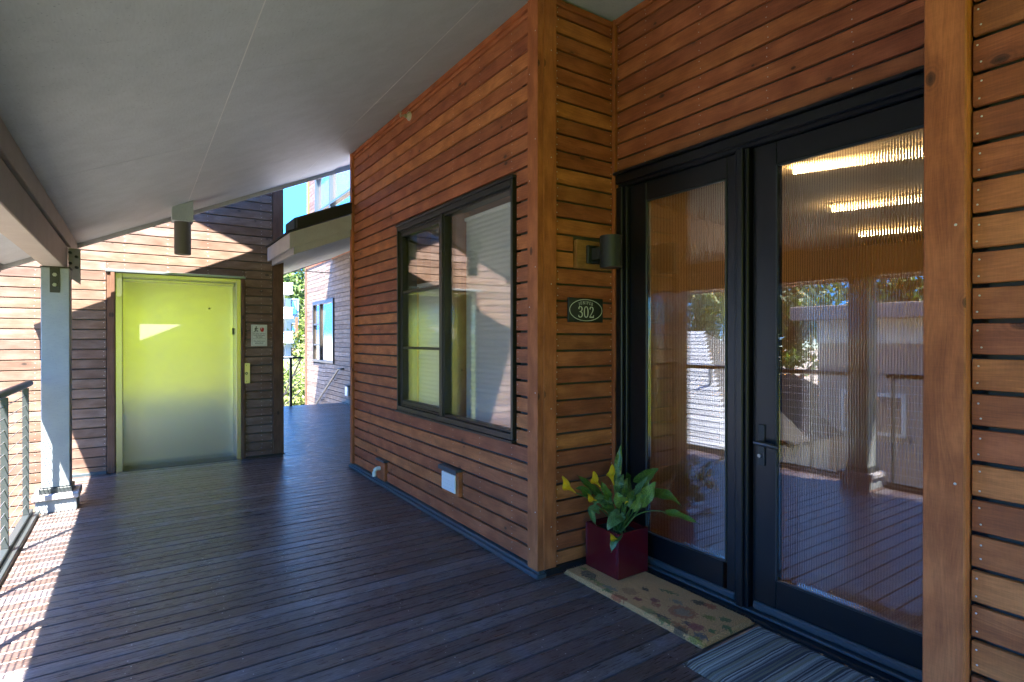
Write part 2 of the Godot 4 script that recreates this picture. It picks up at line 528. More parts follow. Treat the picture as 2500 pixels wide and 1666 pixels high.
const LEAVES := [
	[Vector3(2.483, 0.259, -2.500), Vector3(2.490, 0.424, -2.520), Vector3(2.507, 0.576, -2.550), Vector3(2.530, 0.677, -2.560), Vector3(2.553, 0.781, -2.560), 0.050, 1],
	[Vector3(2.487, 0.258, -2.500), Vector3(2.449, 0.407, -2.470), Vector3(2.431, 0.509, -2.460), Vector3(2.429, 0.577, -2.450), Vector3(2.475, 0.620, -2.460), 0.055, 2],
	[Vector3(2.494, 0.251, -2.520), Vector3(2.428, 0.377, -2.530), Vector3(2.355, 0.484, -2.540), Vector3(2.277, 0.557, -2.560), Vector3(2.201, 0.628, -2.580), 0.055, 0],
	[Vector3(2.470, 0.261, -2.500), Vector3(2.332, 0.442, -2.480), Vector3(2.188, 0.539, -2.460), Vector3(2.133, 0.579, -2.450), Vector3(2.073, 0.597, -2.440), 0.045, 0],
	[Vector3(2.451, 0.283, -2.480), Vector3(2.368, 0.437, -2.450), Vector3(2.267, 0.511, -2.420), Vector3(2.212, 0.519, -2.410), Vector3(2.185, 0.487, -2.410), 0.050, 2],
	[Vector3(2.431, 0.292, -2.460), Vector3(2.307, 0.426, -2.420), Vector3(2.210, 0.458, -2.400), Vector3(2.148, 0.461, -2.390), Vector3(2.178, 0.381, -2.380), 0.055, 2],
	[Vector3(2.432, 0.283, -2.440), Vector3(2.396, 0.363, -2.400), Vector3(2.360, 0.407, -2.380), Vector3(2.289, 0.399, -2.360), Vector3(2.243, 0.345, -2.360), 0.080, 2],
	[Vector3(2.456, 0.272, -2.460), Vector3(2.416, 0.401, -2.420), Vector3(2.406, 0.465, -2.410), Vector3(2.372, 0.502, -2.400), Vector3(2.369, 0.538, -2.410), 0.080, 3],
	[Vector3(2.520, 0.251, -2.503), Vector3(2.560, 0.426, -2.466), Vector3(2.600, 0.544, -2.463), Vector3(2.600, 0.610, -2.381), Vector3(2.600, 0.670, -2.294), 0.080, 0],
	[Vector3(2.500, 0.262, -2.479), Vector3(2.500, 0.407, -2.433), Vector3(2.500, 0.516, -2.392), Vector3(2.500, 0.558, -2.352), Vector3(2.510, 0.634, -2.299), 0.050, 2],
	[Vector3(2.500, 0.263, -2.474), Vector3(2.520, 0.373, -2.411), Vector3(2.530, 0.467, -2.364), Vector3(2.530, 0.528, -2.309), Vector3(2.540, 0.607, -2.268), 0.095, 3],
	[Vector3(2.510, 0.256, -2.480), Vector3(2.550, 0.375, -2.432), Vector3(2.580, 0.487, -2.347), Vector3(2.590, 0.521, -2.248), Vector3(2.580, 0.493, -2.110), 0.080, 0],
	[Vector3(2.500, 0.255, -2.458), Vector3(2.540, 0.390, -2.382), Vector3(2.590, 0.425, -2.234), Vector3(2.590, 0.430, -2.125), Vector3(2.580, 0.423, -1.988), 0.050, 1],
	[Vector3(2.520, 0.247, -2.494), Vector3(2.560, 0.348, -2.483), Vector3(2.580, 0.394, -2.469), Vector3(2.580, 0.426, -2.427), Vector3(2.580, 0.469, -2.375), 0.055, 0],
	[Vector3(2.554, 0.231, -2.550), Vector3(2.615, 0.351, -2.580), Vector3(2.654, 0.429, -2.600), Vector3(2.673, 0.502, -2.610), Vector3(2.646, 0.583, -2.610), 0.080, 0],
	[Vector3(2.416, 0.276, -2.420), Vector3(2.374, 0.299, -2.370), Vector3(2.313, 0.295, -2.345), Vector3(2.276, 0.283, -2.335), Vector3(2.249, 0.227, -2.335), 0.055, 2],
	[Vector3(2.470, 0.267, -2.500), Vector3(2.404, 0.372, -2.470), Vector3(2.353, 0.437, -2.460), Vector3(2.337, 0.476, -2.460), Vector3(2.377, 0.517, -2.460), 0.075, 0],
	[Vector3(2.513, 0.248, -2.530), Vector3(2.525, 0.446, -2.560), Vector3(2.518, 0.533, -2.570), Vector3(2.536, 0.591, -2.580), Vector3(2.536, 0.628, -2.580), 0.055, 1],
	[Vector3(2.492, 0.257, -2.500), Vector3(2.517, 0.388, -2.500), Vector3(2.536, 0.481, -2.510), Vector3(2.532, 0.531, -2.510), Vector3(2.562, 0.576, -2.510), 0.050, 1],
	[Vector3(2.467, 0.267, -2.480), Vector3(2.394, 0.419, -2.460), Vector3(2.353, 0.497, -2.460), Vector3(2.313, 0.550, -2.460), Vector3(2.298, 0.603, -2.470), 0.050, 1],
	[Vector3(2.490, 0.257, -2.490), Vector3(2.510, 0.418, -2.434), Vector3(2.520, 0.488, -2.387), Vector3(2.530, 0.543, -2.348), Vector3(2.540, 0.613, -2.318), 0.060, 1],
	[Vector3(2.442, 0.278, -2.450), Vector3(2.379, 0.372, -2.420), Vector3(2.337, 0.429, -2.410), Vector3(2.288, 0.457, -2.400), Vector3(2.241, 0.460, -2.400), 0.050, 0],
	[Vector3(2.480, 0.263, -2.476), Vector3(2.490, 0.347, -2.440), Vector3(2.500, 0.414, -2.408), Vector3(2.510, 0.462, -2.377), Vector3(2.510, 0.521, -2.353), 0.050, 3],
	[Vector3(2.466, 0.267, -2.470), Vector3(2.467, 0.373, -2.450), Vector3(2.482, 0.433, -2.440), Vector3(2.507, 0.477, -2.440), Vector3(2.552, 0.517, -2.450), 0.050, 1],
	[Vector3(2.448, 0.274, -2.460), Vector3(2.433, 0.339, -2.420), Vector3(2.396, 0.380, -2.400), Vector3(2.394, 0.401, -2.390), Vector3(2.406, 0.416, -2.390), 0.040, 2],
]
const BLOOMS := [
	[Vector3(2.451, 0.277, -2.480), Vector3(2.345, 0.409, -2.460), Vector3(2.170, 0.525, -2.440), Vector3(2.064, 0.576, -2.430), Vector3(1.963, 0.646, -2.420), 0.027],
	[Vector3(2.479, 0.266, -2.500), Vector3(2.438, 0.412, -2.480), Vector3(2.363, 0.511, -2.470), Vector3(2.281, 0.571, -2.460), Vector3(2.219, 0.634, -2.460), 0.027],
	[Vector3(2.483, 0.265, -2.500), Vector3(2.427, 0.389, -2.460), Vector3(2.396, 0.486, -2.450), Vector3(2.373, 0.572, -2.440), Vector3(2.336, 0.669, -2.440), 0.027],
	[Vector3(2.451, 0.280, -2.480), Vector3(2.348, 0.393, -2.430), Vector3(2.266, 0.470, -2.410), Vector3(2.195, 0.518, -2.400), Vector3(2.134, 0.540, -2.400), 0.020],
	[Vector3(2.436, 0.282, -2.440), Vector3(2.414, 0.357, -2.410), Vector3(2.412, 0.419, -2.400), Vector3(2.416, 0.461, -2.395), Vector3(2.435, 0.488, -2.390), 0.012],
	[Vector3(2.416, 0.276, -2.420), Vector3(2.368, 0.297, -2.360), Vector3(2.324, 0.292, -2.340), Vector3(2.296, 0.295, -2.335), Vector3(2.244, 0.313, -2.330), 0.018],
]

# ------------------------------------------------------------------ cladding
func face_board(wall: Node, face: String, plane: float, a0: float, a1: float, y0: float, y1: float, m: Material, thick := 0.02) -> void:
	var t := thick + rng.randf_range(-0.0015, 0.0015)
	var e := 0.0008
	if face == "x":
		bx(wall, "board", plane - t + 0.02, plane + 0.02, y0, y1, a0 + e, a1 - e, m, 0.0022, rng.randi() % 4)
	else:
		bx(wall, "board", a0 + e, a1 - e, y0, y1, plane - 0.02, plane + t - 0.02, m, 0.0022, rng.randi() % 4)

# horizontal boards with open joints; face "x" looks to -x, face "z" looks to +z; cuts are [a0, a1, y0, y1]
func clad(wall: Node, face: String, plane: float, a0: float, a1: float, y_lo: float, y_hi: float, off: float, pitch: float, gap: float, mats: Array, cuts: Array, nails: SurfaceTool, studs: Array) -> void:
	var n := int(ceil((y_lo - off) / pitch)) - 1
	var last := -1
	while off + n * pitch < y_hi:
		var yb: float = maxf(off + n * pitch + gap / 2.0, y_lo)
		var yt: float = minf(off + (n + 1) * pitch - gap / 2.0, y_hi)
		n += 1
		if yt - yb < 0.012:
			continue
		var pieces := [[a0, a1, yb, yt]]
		for c in cuts:
			var next := []
			for p in pieces:
				if p[1] <= c[0] or p[0] >= c[1] or p[3] <= c[2] or p[2] >= c[3]:
					next.append(p)
					continue
				if c[0] - p[0] > 0.01:
					next.append([p[0], c[0], p[2], p[3]])
				if p[1] - c[1] > 0.01:
					next.append([c[1], p[1], p[2], p[3]])
				var m0: float = maxf(p[0], c[0])
				var m1: float = minf(p[1], c[1])
				if c[2] - p[2] > 0.012:
					next.append([m0, m1, p[2], c[2]])
				if p[3] - c[3] > 0.012:
					next.append([m0, m1, c[3], p[3]])
			pieces = next
		for p in pieces:
			var k := rng.randi() % mats.size()
			if k == last:
				k = (k + 1) % mats.size()
			last = k
			face_board(wall, face, plane, p[0], p[1], p[2], p[3], mats[k])
			if nails == null or p[3] - p[2] < 0.05:
				continue
			var at := []
			for s in studs:
				if s > p[0] + 0.02 and s < p[1] - 0.02:
					at.append(s)
			if p[1] - p[0] > 0.15:
				at.append(p[0] + 0.018)
				at.append(p[1] - 0.018)
			for s in at:
				for f in [0.24, 0.76]:
					var y: float = lerpf(p[2], p[3], f + rng.randf_range(-0.06, 0.06))
					var a: float = s + rng.randf_range(-0.006, 0.006)
					if face == "x":
						add_head(nails, Vector3(plane - 0.0018, y, a), Vector3(-1, 0, 0), 0.0030)
					else:
						add_head(nails, Vector3(a, y, plane + 0.0018), Vector3(0, 0, 1), 0.0034)

func end_nails(wall: Node, nails: SurfaceTool) -> void:
	var o := put(wall, "nails", nails.commit(), M.nail, Vector3.ZERO)
	o.set_meta("kind", "stuff")

func steps(a: float, b: float, d: float) -> Array:
	var out := []
	while a < b:
		out.append(a)
		a += d
	return out

# ------------------------------------------------------------------ setting
func build_deck() -> void:
	var deck := setting("deck")
	var pitch := 0.1047
	var z := -12.72
	var screws := tool()
	var last := -1
	z = -2.803 - pitch * 95
	while z < 1.55:
		var z0 := z + 0.005
		var z1 := z + pitch - 0.005
		z += pitch
		var x0 := -0.655
		var x1 := 2.062
		if z1 < -7.40:
			x0 = 1.56
			x1 = 3.84
		elif z0 < -6.27:
			x1 = 3.84
		elif z0 > -2.76 and z1 < -0.66:
			x1 = 2.70
		var spans := [[x0, x1]]
		if x1 - x0 > 3.4:
			var cut := rng.randf_range(1.6, 2.4)
			spans = [[x0, cut - 0.001], [cut + 0.001, x1]]
		for s in spans:
			var k: int = rng.randi() % M.deck.size()
			if k == last:
				k = (k + 3) % M.deck.size()
			last = k
			var lift := rng.randf_range(-0.0012, 0.0008)
			bx(deck, "board", s[0], s[1], -0.026 + lift, lift, z0, z1, M.deck[k], 0.003, rng.randi() % 4)
		for x in steps(-0.42, x1 - 0.05, 0.405):
			if x < x0 + 0.05:
				continue
			for f in [0.25, 0.75]:
				if rng.randf() < 0.72:
					add_head(screws, Vector3(x + rng.randf_range(-0.03, 0.03), 0.0010, lerpf(z0, z1, f)), Vector3.UP, rng.randf_range(0.0022, 0.0038))
	var so := put(deck, "screws", screws.commit(), M.nail, Vector3.ZERO)
	so.set_meta("kind", "stuff")
	bx(deck, "light_block_slab", -0.64, 2.60, -0.34, -0.22, -7.38, 1.54, M.underdeck, 0.0)  # solid slab in place of joists, added to block light from below
	bx(deck, "light_block_slab", 1.58, 3.84, -0.34, -0.22, -12.70, -7.40, M.underdeck, 0.0)
	bx(deck, "rim_board", -0.655, -0.64, -0.34, -0.03, -7.38, 1.55, M.aged_trim)
	bx(deck, "rim_board", -0.64, 2.0, -0.34, -0.03, 1.56, 1.60, M.aged_trim)
	bx(deck, "rim_board", 1.58, 3.84, -0.34, -0.03, -12.78, -12.755, M.aged_trim)

func build_ground() -> void:
	var g := PlaneMesh.new()
	g.size = Vector2(900, 900)
	var o := put(self, "ground", g, M.ground, Vector3(0, -6.5, 0))
	M.ground.uv1_scale = Vector3(120, 120, 1)
	o.set_meta("kind", "structure")
	# added grass slope behind the camera, unseen: gives the elevator door its lime reflection
	var st := tool()
	var nx := 40
	var nz := 30
	var f := func(i: int, j: int) -> Vector3:
		var x := -14.0 + 30.0 * i / nx
		var zz := 3.2 + 24.0 * j / nz
		return Vector3(x, -2.6 + (zz - 3.2) * 0.52 + 0.35 * noise_b.get_noise_2d(x * 0.3, zz * 0.3), zz)
	for i in nx:
		for j in nz:
			var a: Vector3 = f.call(i, j)
			var b: Vector3 = f.call(i + 1, j)
			var c: Vector3 = f.call(i + 1, j + 1)
			var d: Vector3 = f.call(i, j + 1)
			var n := (c - a).cross(b - d).normalized()
			if n.y < 0:
				n = -n
			quad(st, a, b, c, d, n, 0)
	var h := put(self, "added_slope", st.commit(), M.grass, Vector3.ZERO)
	h.set_meta("kind", "structure")

# ------------------------------------------------------------------ walkway roof, columns, railing
func build_walkway_roof() -> void:
	var base := Vector3(0.5, 2.0, -3.0)
	var t := thing("walkway_roof", "grey painted sloping roof over the deck with plywood soffit and side beam", "roof", base)
	var xs := [EAVE_X + 0.03, -0.785, 0.435, 1.60, 2.045]
	var zs := [2.4, 1.72, -0.72, -3.16, -5.60, -7.02]
	for i in xs.size() - 1:
		var shift := 0.0 if i % 2 == 0 else 1.22
		var cuts := zs.duplicate()
		if shift > 0.0:
			cuts = [2.4, 0.50, -1.94, -4.38, -7.02]
		if i == 2:
			cuts = zs.duplicate()
		for j in cuts.size() - 1:
			var x0: float = xs[i] + 0.0022
			var x1: float = xs[i + 1] - 0.0022
			put(t, "soffit_panel", slope_slab(x0, x1, cuts[j + 1] + 0.0018, cuts[j] - 0.0018, soffit_y(x0) + rng.randf_range(0.0, 0.0012), ROOF_SLOPE, 0.012), M.paint, Vector3.ZERO)
	for k in [2, 3]:
		var x: float = xs[k]
		put(t, "caulk_line", slope_slab(x - 0.0023, x + 0.0023, -7.02, 2.4, soffit_y(x - 0.0023) - 0.0006, ROOF_SLOPE, 0.006), M.caulk, Vector3.ZERO)
	put(t, "roof_deck", slope_slab(EAVE_X + 0.02, 2.6, -7.03, 2.42, soffit_y(EAVE_X + 0.02) + 0.016, ROOF_SLOPE, 0.14), M.fascia, Vector3.ZERO)
	put(t, "roofing", slope_slab(EAVE_X - 0.03, 2.6, RAKE_Z - 0.03, 2.46, soffit_y(EAVE_X - 0.03) + 0.160, ROOF_SLOPE, 0.03), M.roofing, Vector3.ZERO)
	put(t, "rake_fascia", slope_slab(EAVE_X, 2.6, RAKE_Z, -7.03, soffit_y(EAVE_X) - 0.045, ROOF_SLOPE, 0.20), M.fascia, Vector3.ZERO)
	bx(t, "eave_fascia", EAVE_X - 0.02, EAVE_X + 0.012, soffit_y(EAVE_X) - 0.06, soffit_y(EAVE_X) + 0.155, -7.028, 2.42, M.fascia)
	# beam on the columns, with its ledger under the soffit
	bx(t, "beam", -0.650, -0.500, 2.055, 2.26, -6.34, 2.2, M.beam, 0.006)
	bx(t, "ledger", -0.655, -0.478, 2.262, soffit_y(-0.49) + 0.012, -7.02, 2.2, M.beam, 0.004)
	put(t, "beam_plate", hexa([Vector3(-0.499, 2.00, -6.372), Vector3(-0.412, 1.935, -6.372), Vector3(-0.412, 1.935, -6.345), Vector3(-0.499, 2.00, -6.345), Vector3(-0.499, 2.255, -6.372), Vector3(-0.412, 2.255, -6.372), Vector3(-0.412, 2.255, -6.345), Vector3(-0.499, 2.255, -6.345)], 1), M.fascia, Vector3.ZERO)
	var st := tool()
	for q in [[-0.482, 2.215], [-0.482, 2.120], [-0.437, 2.180], [-0.437, 2.085]]:
		add_tube(st, [Vector3(q[0], q[1], -6.345), Vector3(q[0] - 0.004, q[1], -6.315)], [0.013, 0.012], 6)
	put(t, "bolts", st.commit(), M.steel_dark, Vector3.ZERO)

func build_columns() -> void:
	var labels := ["blue grey timber column with dark bolted bracket, standing before the elevator siding", "blue grey timber column carrying the roof beam opposite the window wall", "blue grey timber column carrying the roof beam opposite the entry door"]
	var k := 0
	for z in [-6.135, -2.66, 0.55]:
		var t := thing("timber_column", labels[k], "column", Vector3(-0.56, 0, z), "columns along the deck edge")
		k += 1
		bx(t, "shaft", -0.655, -0.465, 0.20, 2.045, z - 0.095, z + 0.095, M.column, 0.006)
		bx(t, "cap_plate", -0.66, -0.46, 2.045, 2.055, z - 0.10, z + 0.10, M.steel_dark, 0.001)
		bx(t, "plinth", -0.690, -0.418, 0.0, 0.102, z - 0.136, z + 0.136, M.column, 0.005)
		bx(t, "plinth_cap", -0.712, -0.398, 0.104, 0.152, z - 0.158, z + 0.158, M.fascia, 0.008)
		bx(t, "base_plate", -0.672, -0.448, 0.154, 0.198, z - 0.112, z + 0.112, M.rail, 0.004)
		var b := bx(t, "bracket", -0.596, -0.530, 1.835, 2.044, z + 0.0955, z + 0.103, M.steel_dark, 0.001)
		for y in [1.90, 1.985]:
			var s := tool()
			add_tube(s, [Vector3(-0.563, y, z + 0.103), Vector3(-0.563, y, z + 0.113)], [0.017, 0.014], 6)
			put(b, "bolt", s.commit(), M.bolt, Vector3.ZERO)

func build_railing() -> void:
	var labels := ["dark steel cable railing between the bracketed column and the next one", "dark steel cable railing on the deck edge opposite the entry door"]
	var spans := [[-5.99, -2.81, [-5.80, -4.94, -4.09, -3.24]], [-2.51, 0.40, [-2.45, -1.75, -0.88, 0.0]]]
	for i in 2:
		var z0: float = spans[i][0]
		var z1: float = spans[i][1]
		var t := thing("cable_railing", labels[i], "railing", Vector3(-0.72, 0, (z0 + z1) / 2), "cable railings along the deck edge")
		bx(t, "curb", -0.76, -0.660, -0.02, 0.03, z0, z1, M.rail, 0.004)
		bx(t, "curb_lip", -0.745, -0.70, 0.031, 0.058, z0, z1, M.rail, 0.004)
		var st := tool()
		add_tube(st, [Vector3(-0.722, 1.085, z0 - 0.0), Vector3(-0.722, 1.085, z1)], [0.026, 0.026], 14)
		put(t, "handrail", st.commit(), M.rail, Vector3.ZERO)
		for z in spans[i][2]:
			bx(t, "post", -0.742, -0.702, 0.059, 1.058, z - 0.008, z + 0.008, M.rail, 0.002)
		for k in 12:
			var s := tool()
			var y := 0.135 + k * 0.0785
			add_tube(s, [Vector3(-0.722, y, z0), Vector3(-0.722, y, z1)], [0.0031, 0.0031], 6)
			put(t, "cable", s.commit(), M.cable, Vector3.ZERO)
	# guard at the near end of the deck, behind the photographer
	var g := thing("cable_railing", "dark steel cable railing across the open end of the deck", "railing", Vector3(0.6, 0, 1.5), "cable railings along the deck edge")
	bx(g, "handrail", -0.70, 2.0, 1.06, 1.11, 1.47, 1.52, M.rail, 0.01)
	for x in [-0.68, 0.2, 1.1, 1.98]:
		bx(g, "post", x - 0.008, x + 0.008, 0.002, 1.058, 1.475, 1.515, M.rail, 0.002)
	for k in 12:
		var s := tool()
		var y := 0.135 + k * 0.0785
		add_tube(s, [Vector3(-0.68, y, 1.495), Vector3(1.98, y, 1.495)], [0.0031, 0.0031], 6)
		put(g, "cable", s.commit(), M.cable, Vector3.ZERO)

# ------------------------------------------------------------------ elevator tower
func build_tower() -> void:
	var t := thing("elevator_tower", "elevator tower clad in weathered cedar boards with a stainless steel door", "building", Vector3(0, -6.5, -8.6))
	var roof_at := func(x: float) -> float: return 4.52 - 0.455 * (x - 0.022)
	var st := tool()
	add_hexa(st, [Vector3(-1.66, -6.5, -7.699), Vector3(-0.27, -6.5, -7.699), Vector3(-0.27, -6.5, -7.460), Vector3(-1.66, -6.5, -7.460), Vector3(-1.66, 5.2, -7.699), Vector3(-0.27, 4.6, -7.699), Vector3(-0.27, 4.6, -7.460), Vector3(-1.66, 5.2, -7.460)])
	add_hexa(st, [Vector3(-0.27, 2.18, -7.699), Vector3(1.50, 2.18, -7.699), Vector3(1.50, 2.18, -7.460), Vector3(-0.27, 2.18, -7.460), Vector3(-0.27, 4.6, -7.699), Vector3(1.50, 3.85, -7.699), Vector3(1.50, 3.85, -7.460), Vector3(-0.27, 4.6, -7.460)])
	add_box(st, 1.10, 1.50, -6.5, 2.18, -7.699, -7.460)
	add_box(st, -0.27, 1.10, -6.5, -0.03, -7.70, -7.460)
	add_hexa(st, [Vector3(-1.66, -6.5, -10.2), Vector3(1.50, -6.5, -10.2), Vector3(1.50, -6.5, -7.70), Vector3(-1.66, -6.5, -7.70), Vector3(-1.66, 5.2, -10.2), Vector3(1.50, 3.85, -10.2), Vector3(1.50, 3.85, -7.70), Vector3(-1.66, 5.2, -7.70)])
	var wall := put(t, "wall", st.commit(), M.membrane, Vector3.ZERO)
	var nails := tool()
	var cuts := [[-0.262, 1.092, -7.0, 2.19], [-0.70, 1.5, -7.0, -0.01]]
	clad(wall, "z", -7.42, -1.66, 1.408, -1.6, 3.75, 0.083, 0.1045, 0.0105, M.aged, cuts, nails, [-1.25, -0.85, -0.10, 0.30, 0.70, 1.28])
	var y := 3.75
	while y < 4.9:
		face_board(wall, "z", -7.42, -1.66, minf(1.408, 0.022 + (4.46 - y) / 0.455 - 0.05), y + 0.012, y + 0.105, M.aged[rng.randi() % 7])
		y += 0.1045
	end_nails(wall, nails)
	bx(t, "corner_trim", 1.412, 1.535, 0.012, 3.80, -7.445, -7.405, M.aged_trim, 0.003)
	bx(t, "corner_trim", 1.495, 1.536, 0.012, 3.80, -7.56, -7.446, M.aged_trim, 0.003)
	bx(t, "base_flashing", -0.66, -0.265, -0.01, 0.03, -7.43, -7.396, M.flash, 0.003)
	bx(t, "base_flashing", 1.10, 1.52, -0.01, 0.024, -7.43, -7.40, M.black_metal, 0.003)
	# roof of the tower, sloping down towards the passage
	st = tool()
	var pts := []
	for yy in [0.0, 0.18]:
		for p in [[-2.1, -10.6], [1.63, -10.6], [1.63, -6.62], [-2.1, -6.62]]:
			pts.append(Vector3(p[0], roof_at.call(p[0]) - 0.05 + yy, p[1]))
	add_hexa(st, pts)
	put(t, "roof", st.commit(), M.fascia, Vector3.ZERO)
	# elevator entrance
	var d := put(t, "elevator_door", cbox(1.122, 2.125, 0.02, 0.001), M.steel, Vector3(0.441, 1.066, -7.67))
	bx(d, "jamb", -0.183, -0.121, 0.001, 2.165, -7.68, -7.425, M.steel_frame, 0.003)
	bx(d, "jamb", 1.003, 1.052, 0.001, 2.165, -7.68, -7.425, M.steel_frame, 0.003)
	bx(d, "head", -0.120, 1.002, 2.120, 2.165, -7.68, -7.425, M.steel_frame, 0.003)
	bx(d, "head_track", -0.118, 1.000, 2.095, 2.119, -7.659, -7.58, M.steel_frame, 0.003)
	bx(d, "sill", -0.120, 1.002, -0.012, 0.004, -7.69, -7.41, M.steel_dark, 0.001)
	bx(d, "edge_guide", 0.988, 1.000, 1.50, 1.58, -7.659, -7.648, M.steel_dark, 0.001)
	var s := tool()
	add_tube(s, [Vector3(0.740, 1.815, -7.661), Vector3(0.740, 1.815, -7.655)], [0.011, 0.010], 10)
	put(d, "key_hole", s.commit(), M.steel_dark, Vector3.ZERO)
	bx(t, "door_trim", -0.258, -0.186, 0.001, 2.168, -7.446, -7.412, M.aged_trim, 0.003)
	bx(t, "door_trim", -0.222, -0.187, 0.001, 2.168, -7.4115, -7.395, M.aged_trim, 0.003)
	bx(t, "door_trim", 1.055, 1.090, 0.001, 2.168, -7.446, -7.400, M.aged_trim, 0.003)
	bx(t, "head_flashing", -0.268, 1.100, 2.170, 2.196, -7.43, -7.392, M.flash_light, 0.003)
	# call plate and fire notice hang on the siding
	var c := thing("elevator_call_plate", "small steel call button plate beside the elevator door", "button plate", Vector3(1.11, 1.03, -7.417))
	bx(c, "plate", 1.068, 1.150, 0.908, 1.155, -7.418, -7.404, M.steel_plain, 0.003)
	s = tool()
	add_tube(s, [Vector3(1.109, 1.03, -7.404), Vector3(1.109, 1.03, -7.396)], [0.016, 0.015], 14)
	put(c, "button", s.commit(), M.ink, Vector3.ZERO)
	s = tool()
	add_tube(s, [Vector3(1.109, 1.03, -7.396), Vector3(1.109, 1.03, -7.394)], [0.008, 0.007], 10)
	put(c, "button_light", s.commit(), M.sign_white, Vector3.ZERO)
	s = tool()
	for yy in [0.935, 1.128]:
		add_head(s, Vector3(1.109, yy, -7.404), Vector3(0, 0, 1), 0.005)
	put(c, "screws", s.commit(), M.steel_dark, Vector3.ZERO)
	build_fire_notice()

func text(parent: Node, called: String, words: String, size: float, at: Vector3, m: Material, turn := Vector3.ZERO, wide := 1.0, font_name := "Droid Sans") -> MeshInstance3D:
	var f := SystemFont.new()
	f.font_names = PackedStringArray([font_name])
	var tm := TextMesh.new()
	tm.font = f
	tm.text = words
	tm.font_size = 64
	tm.pixel_size = size / 64.0
	tm.depth = 0.001
	tm.curve_step = 1.5
	var o := put(parent, called, tm, m, at)
	o.rotation = turn
	o.scale = Vector3(wide, 1, 1)
	return o

func build_fire_notice() -> void:
	var x0 := 1.163
	var x1 := 1.343
	var y0 := 1.358
	var y1 := 1.620
	var cx := (x0 + x1) / 2
	var t := thing("fire_notice", "white fire exit notice with running figure and red flame beside the elevator", "sign", Vector3(cx, (y0 + y1) / 2, -7.417))
	bx(t, "plate", x0, x1, y0, y1, -7.4175, -7.4125, M.sign_white, 0.001)
	var z := -7.4118
	var st := tool()
	for r in [[x0 + 0.012, x1 - 0.012, 1.455, y1 - 0.012], [x0 + 0.012, x1 - 0.012, y0 + 0.012, 1.447]]:
		var w := 0.0018
		add_box(st, r[0], r[1], r[2], r[2] + w, z - 0.0004, z + 0.0004)
		add_box(st, r[0], r[1], r[3] - w, r[3], z - 0.0004, z + 0.0004)
		add_box(st, r[0], r[0] + w, r[2] + w, r[3] - w, z - 0.0004, z + 0.0004)
		add_box(st, r[1] - w, r[1], r[2] + w, r[3] - w, z - 0.0004, z + 0.0004)
	put(t, "border", st.commit(), M.ink, Vector3.ZERO)
	# running figure on stairs
	st = tool()
	var fx := 1.217
	var fy := 1.555
	add_tube(st, [Vector3(fx + 0.003, fy + 0.037, z), Vector3(fx + 0.003, fy + 0.037, z + 0.001)], [0.007, 0.007], 12)
	for l in [[0.0, 0.027, -0.002, 0.002, 0.007], [0.0, 0.024, 0.017, 0.014, 0.0035], [0.017, 0.014, 0.022, 0.022, 0.003], [0.0, 0.024, -0.014, 0.016, 0.0035], [-0.014, 0.016, -0.016, 0.004, 0.003], [-0.002, 0.002, 0.016, -0.006, 0.0042], [0.016, -0.006, 0.013, -0.022, 0.0036], [-0.002, 0.002, -0.010, -0.014, 0.0042], [-0.010, -0.014, -0.026, -0.020, 0.0036]]:
		add_tube(st, [Vector3(fx + l[0], fy + l[1], z), Vector3(fx + l[2], fy + l[3], z)], [l[4], l[4] * 0.85], 6)
	for k in 4:
		add_box(st, fx - 0.038 + k * 0.017, fx - 0.020 + k * 0.017, fy - 0.032 + k * 0.006, fy - 0.030 + k * 0.006, z, z + 0.001)
	put(t, "running_figure", st.commit(), M.ink, Vector3.ZERO)
	# flame
	st = tool()
	var q := Vector3(1.287, 1.560, z)
	for l in [[0.0, -0.026, 0.022, 0.0, 0.017, 0.030], [0.0, -0.026, -0.022, 0.0, -0.019, 0.028], [0.0, -0.024, 0.004, 0.0, -0.004, 0.038], [0.0, -0.026, 0.014, -0.004, 0.006, 0.026]]:
		add_tube(st, bezier(q + Vector3(l[0], l[1], 0), q + Vector3(l[2], l[3], 0), q + Vector3(l[4], l[5], 0), 6), [0.006, 0.008, 0.008, 0.007, 0.005, 0.003, 0.0006], 6)
	put(t, "flame", st.commit(), M.red, Vector3.ZERO)
	text(t, "lettering", "In case of fire", 0.023, Vector3(cx, 1.511, z), M.ink)
	text(t, "lettering", "Use stairway", 0.023, Vector3(cx, 1.491, z), M.ink)
	text(t, "lettering", "for exit", 0.023, Vector3(cx, 1.471, z), M.ink)
	text(t, "lettering", "Do not use", 0.026, Vector3(cx, 1.420, z), M.ink)
	text(t, "lettering", "elevator", 0.026, Vector3(cx, 1.395, z), M.ink)

# ------------------------------------------------------------------ the apartment
func frame_x(parent: Node, called: String, x0: float, x1: float, z0: float, z1: float, y0: float, y1: float, w: float, m: Material, bottom := -1.0, top := -1.0) -> void:
	var wb: float = w if bottom < 0.0 else bottom
	var wt: float = w if top < 0.0 else top
	bx(parent, called, x0, x1, y0, y1, z0, z0 + w, m, 0.003)
	bx(parent, called, x0, x1, y0, y1, z1 - w, z1, m, 0.003)
	bx(parent, called, x0, x1, y0, y0 + wb, z0 + w + 0.0005, z1 - w - 0.0005, m, 0.003)
	bx(parent, called, x0, x1, y1 - wt, y1, z0 + w + 0.0005, z1 - w - 0.0005, m, 0.003)

func sheet_x(x: float, z0: float, z1: float, y0: float, y1: float) -> ArrayMesh:
	var st := tool()
	quad(st, Vector3(x, y0, z0), Vector3(x, y0, z1), Vector3(x, y1, z1), Vector3(x, y1, z0), Vector3(-1, 0, 0), 2)
	return st.commit()

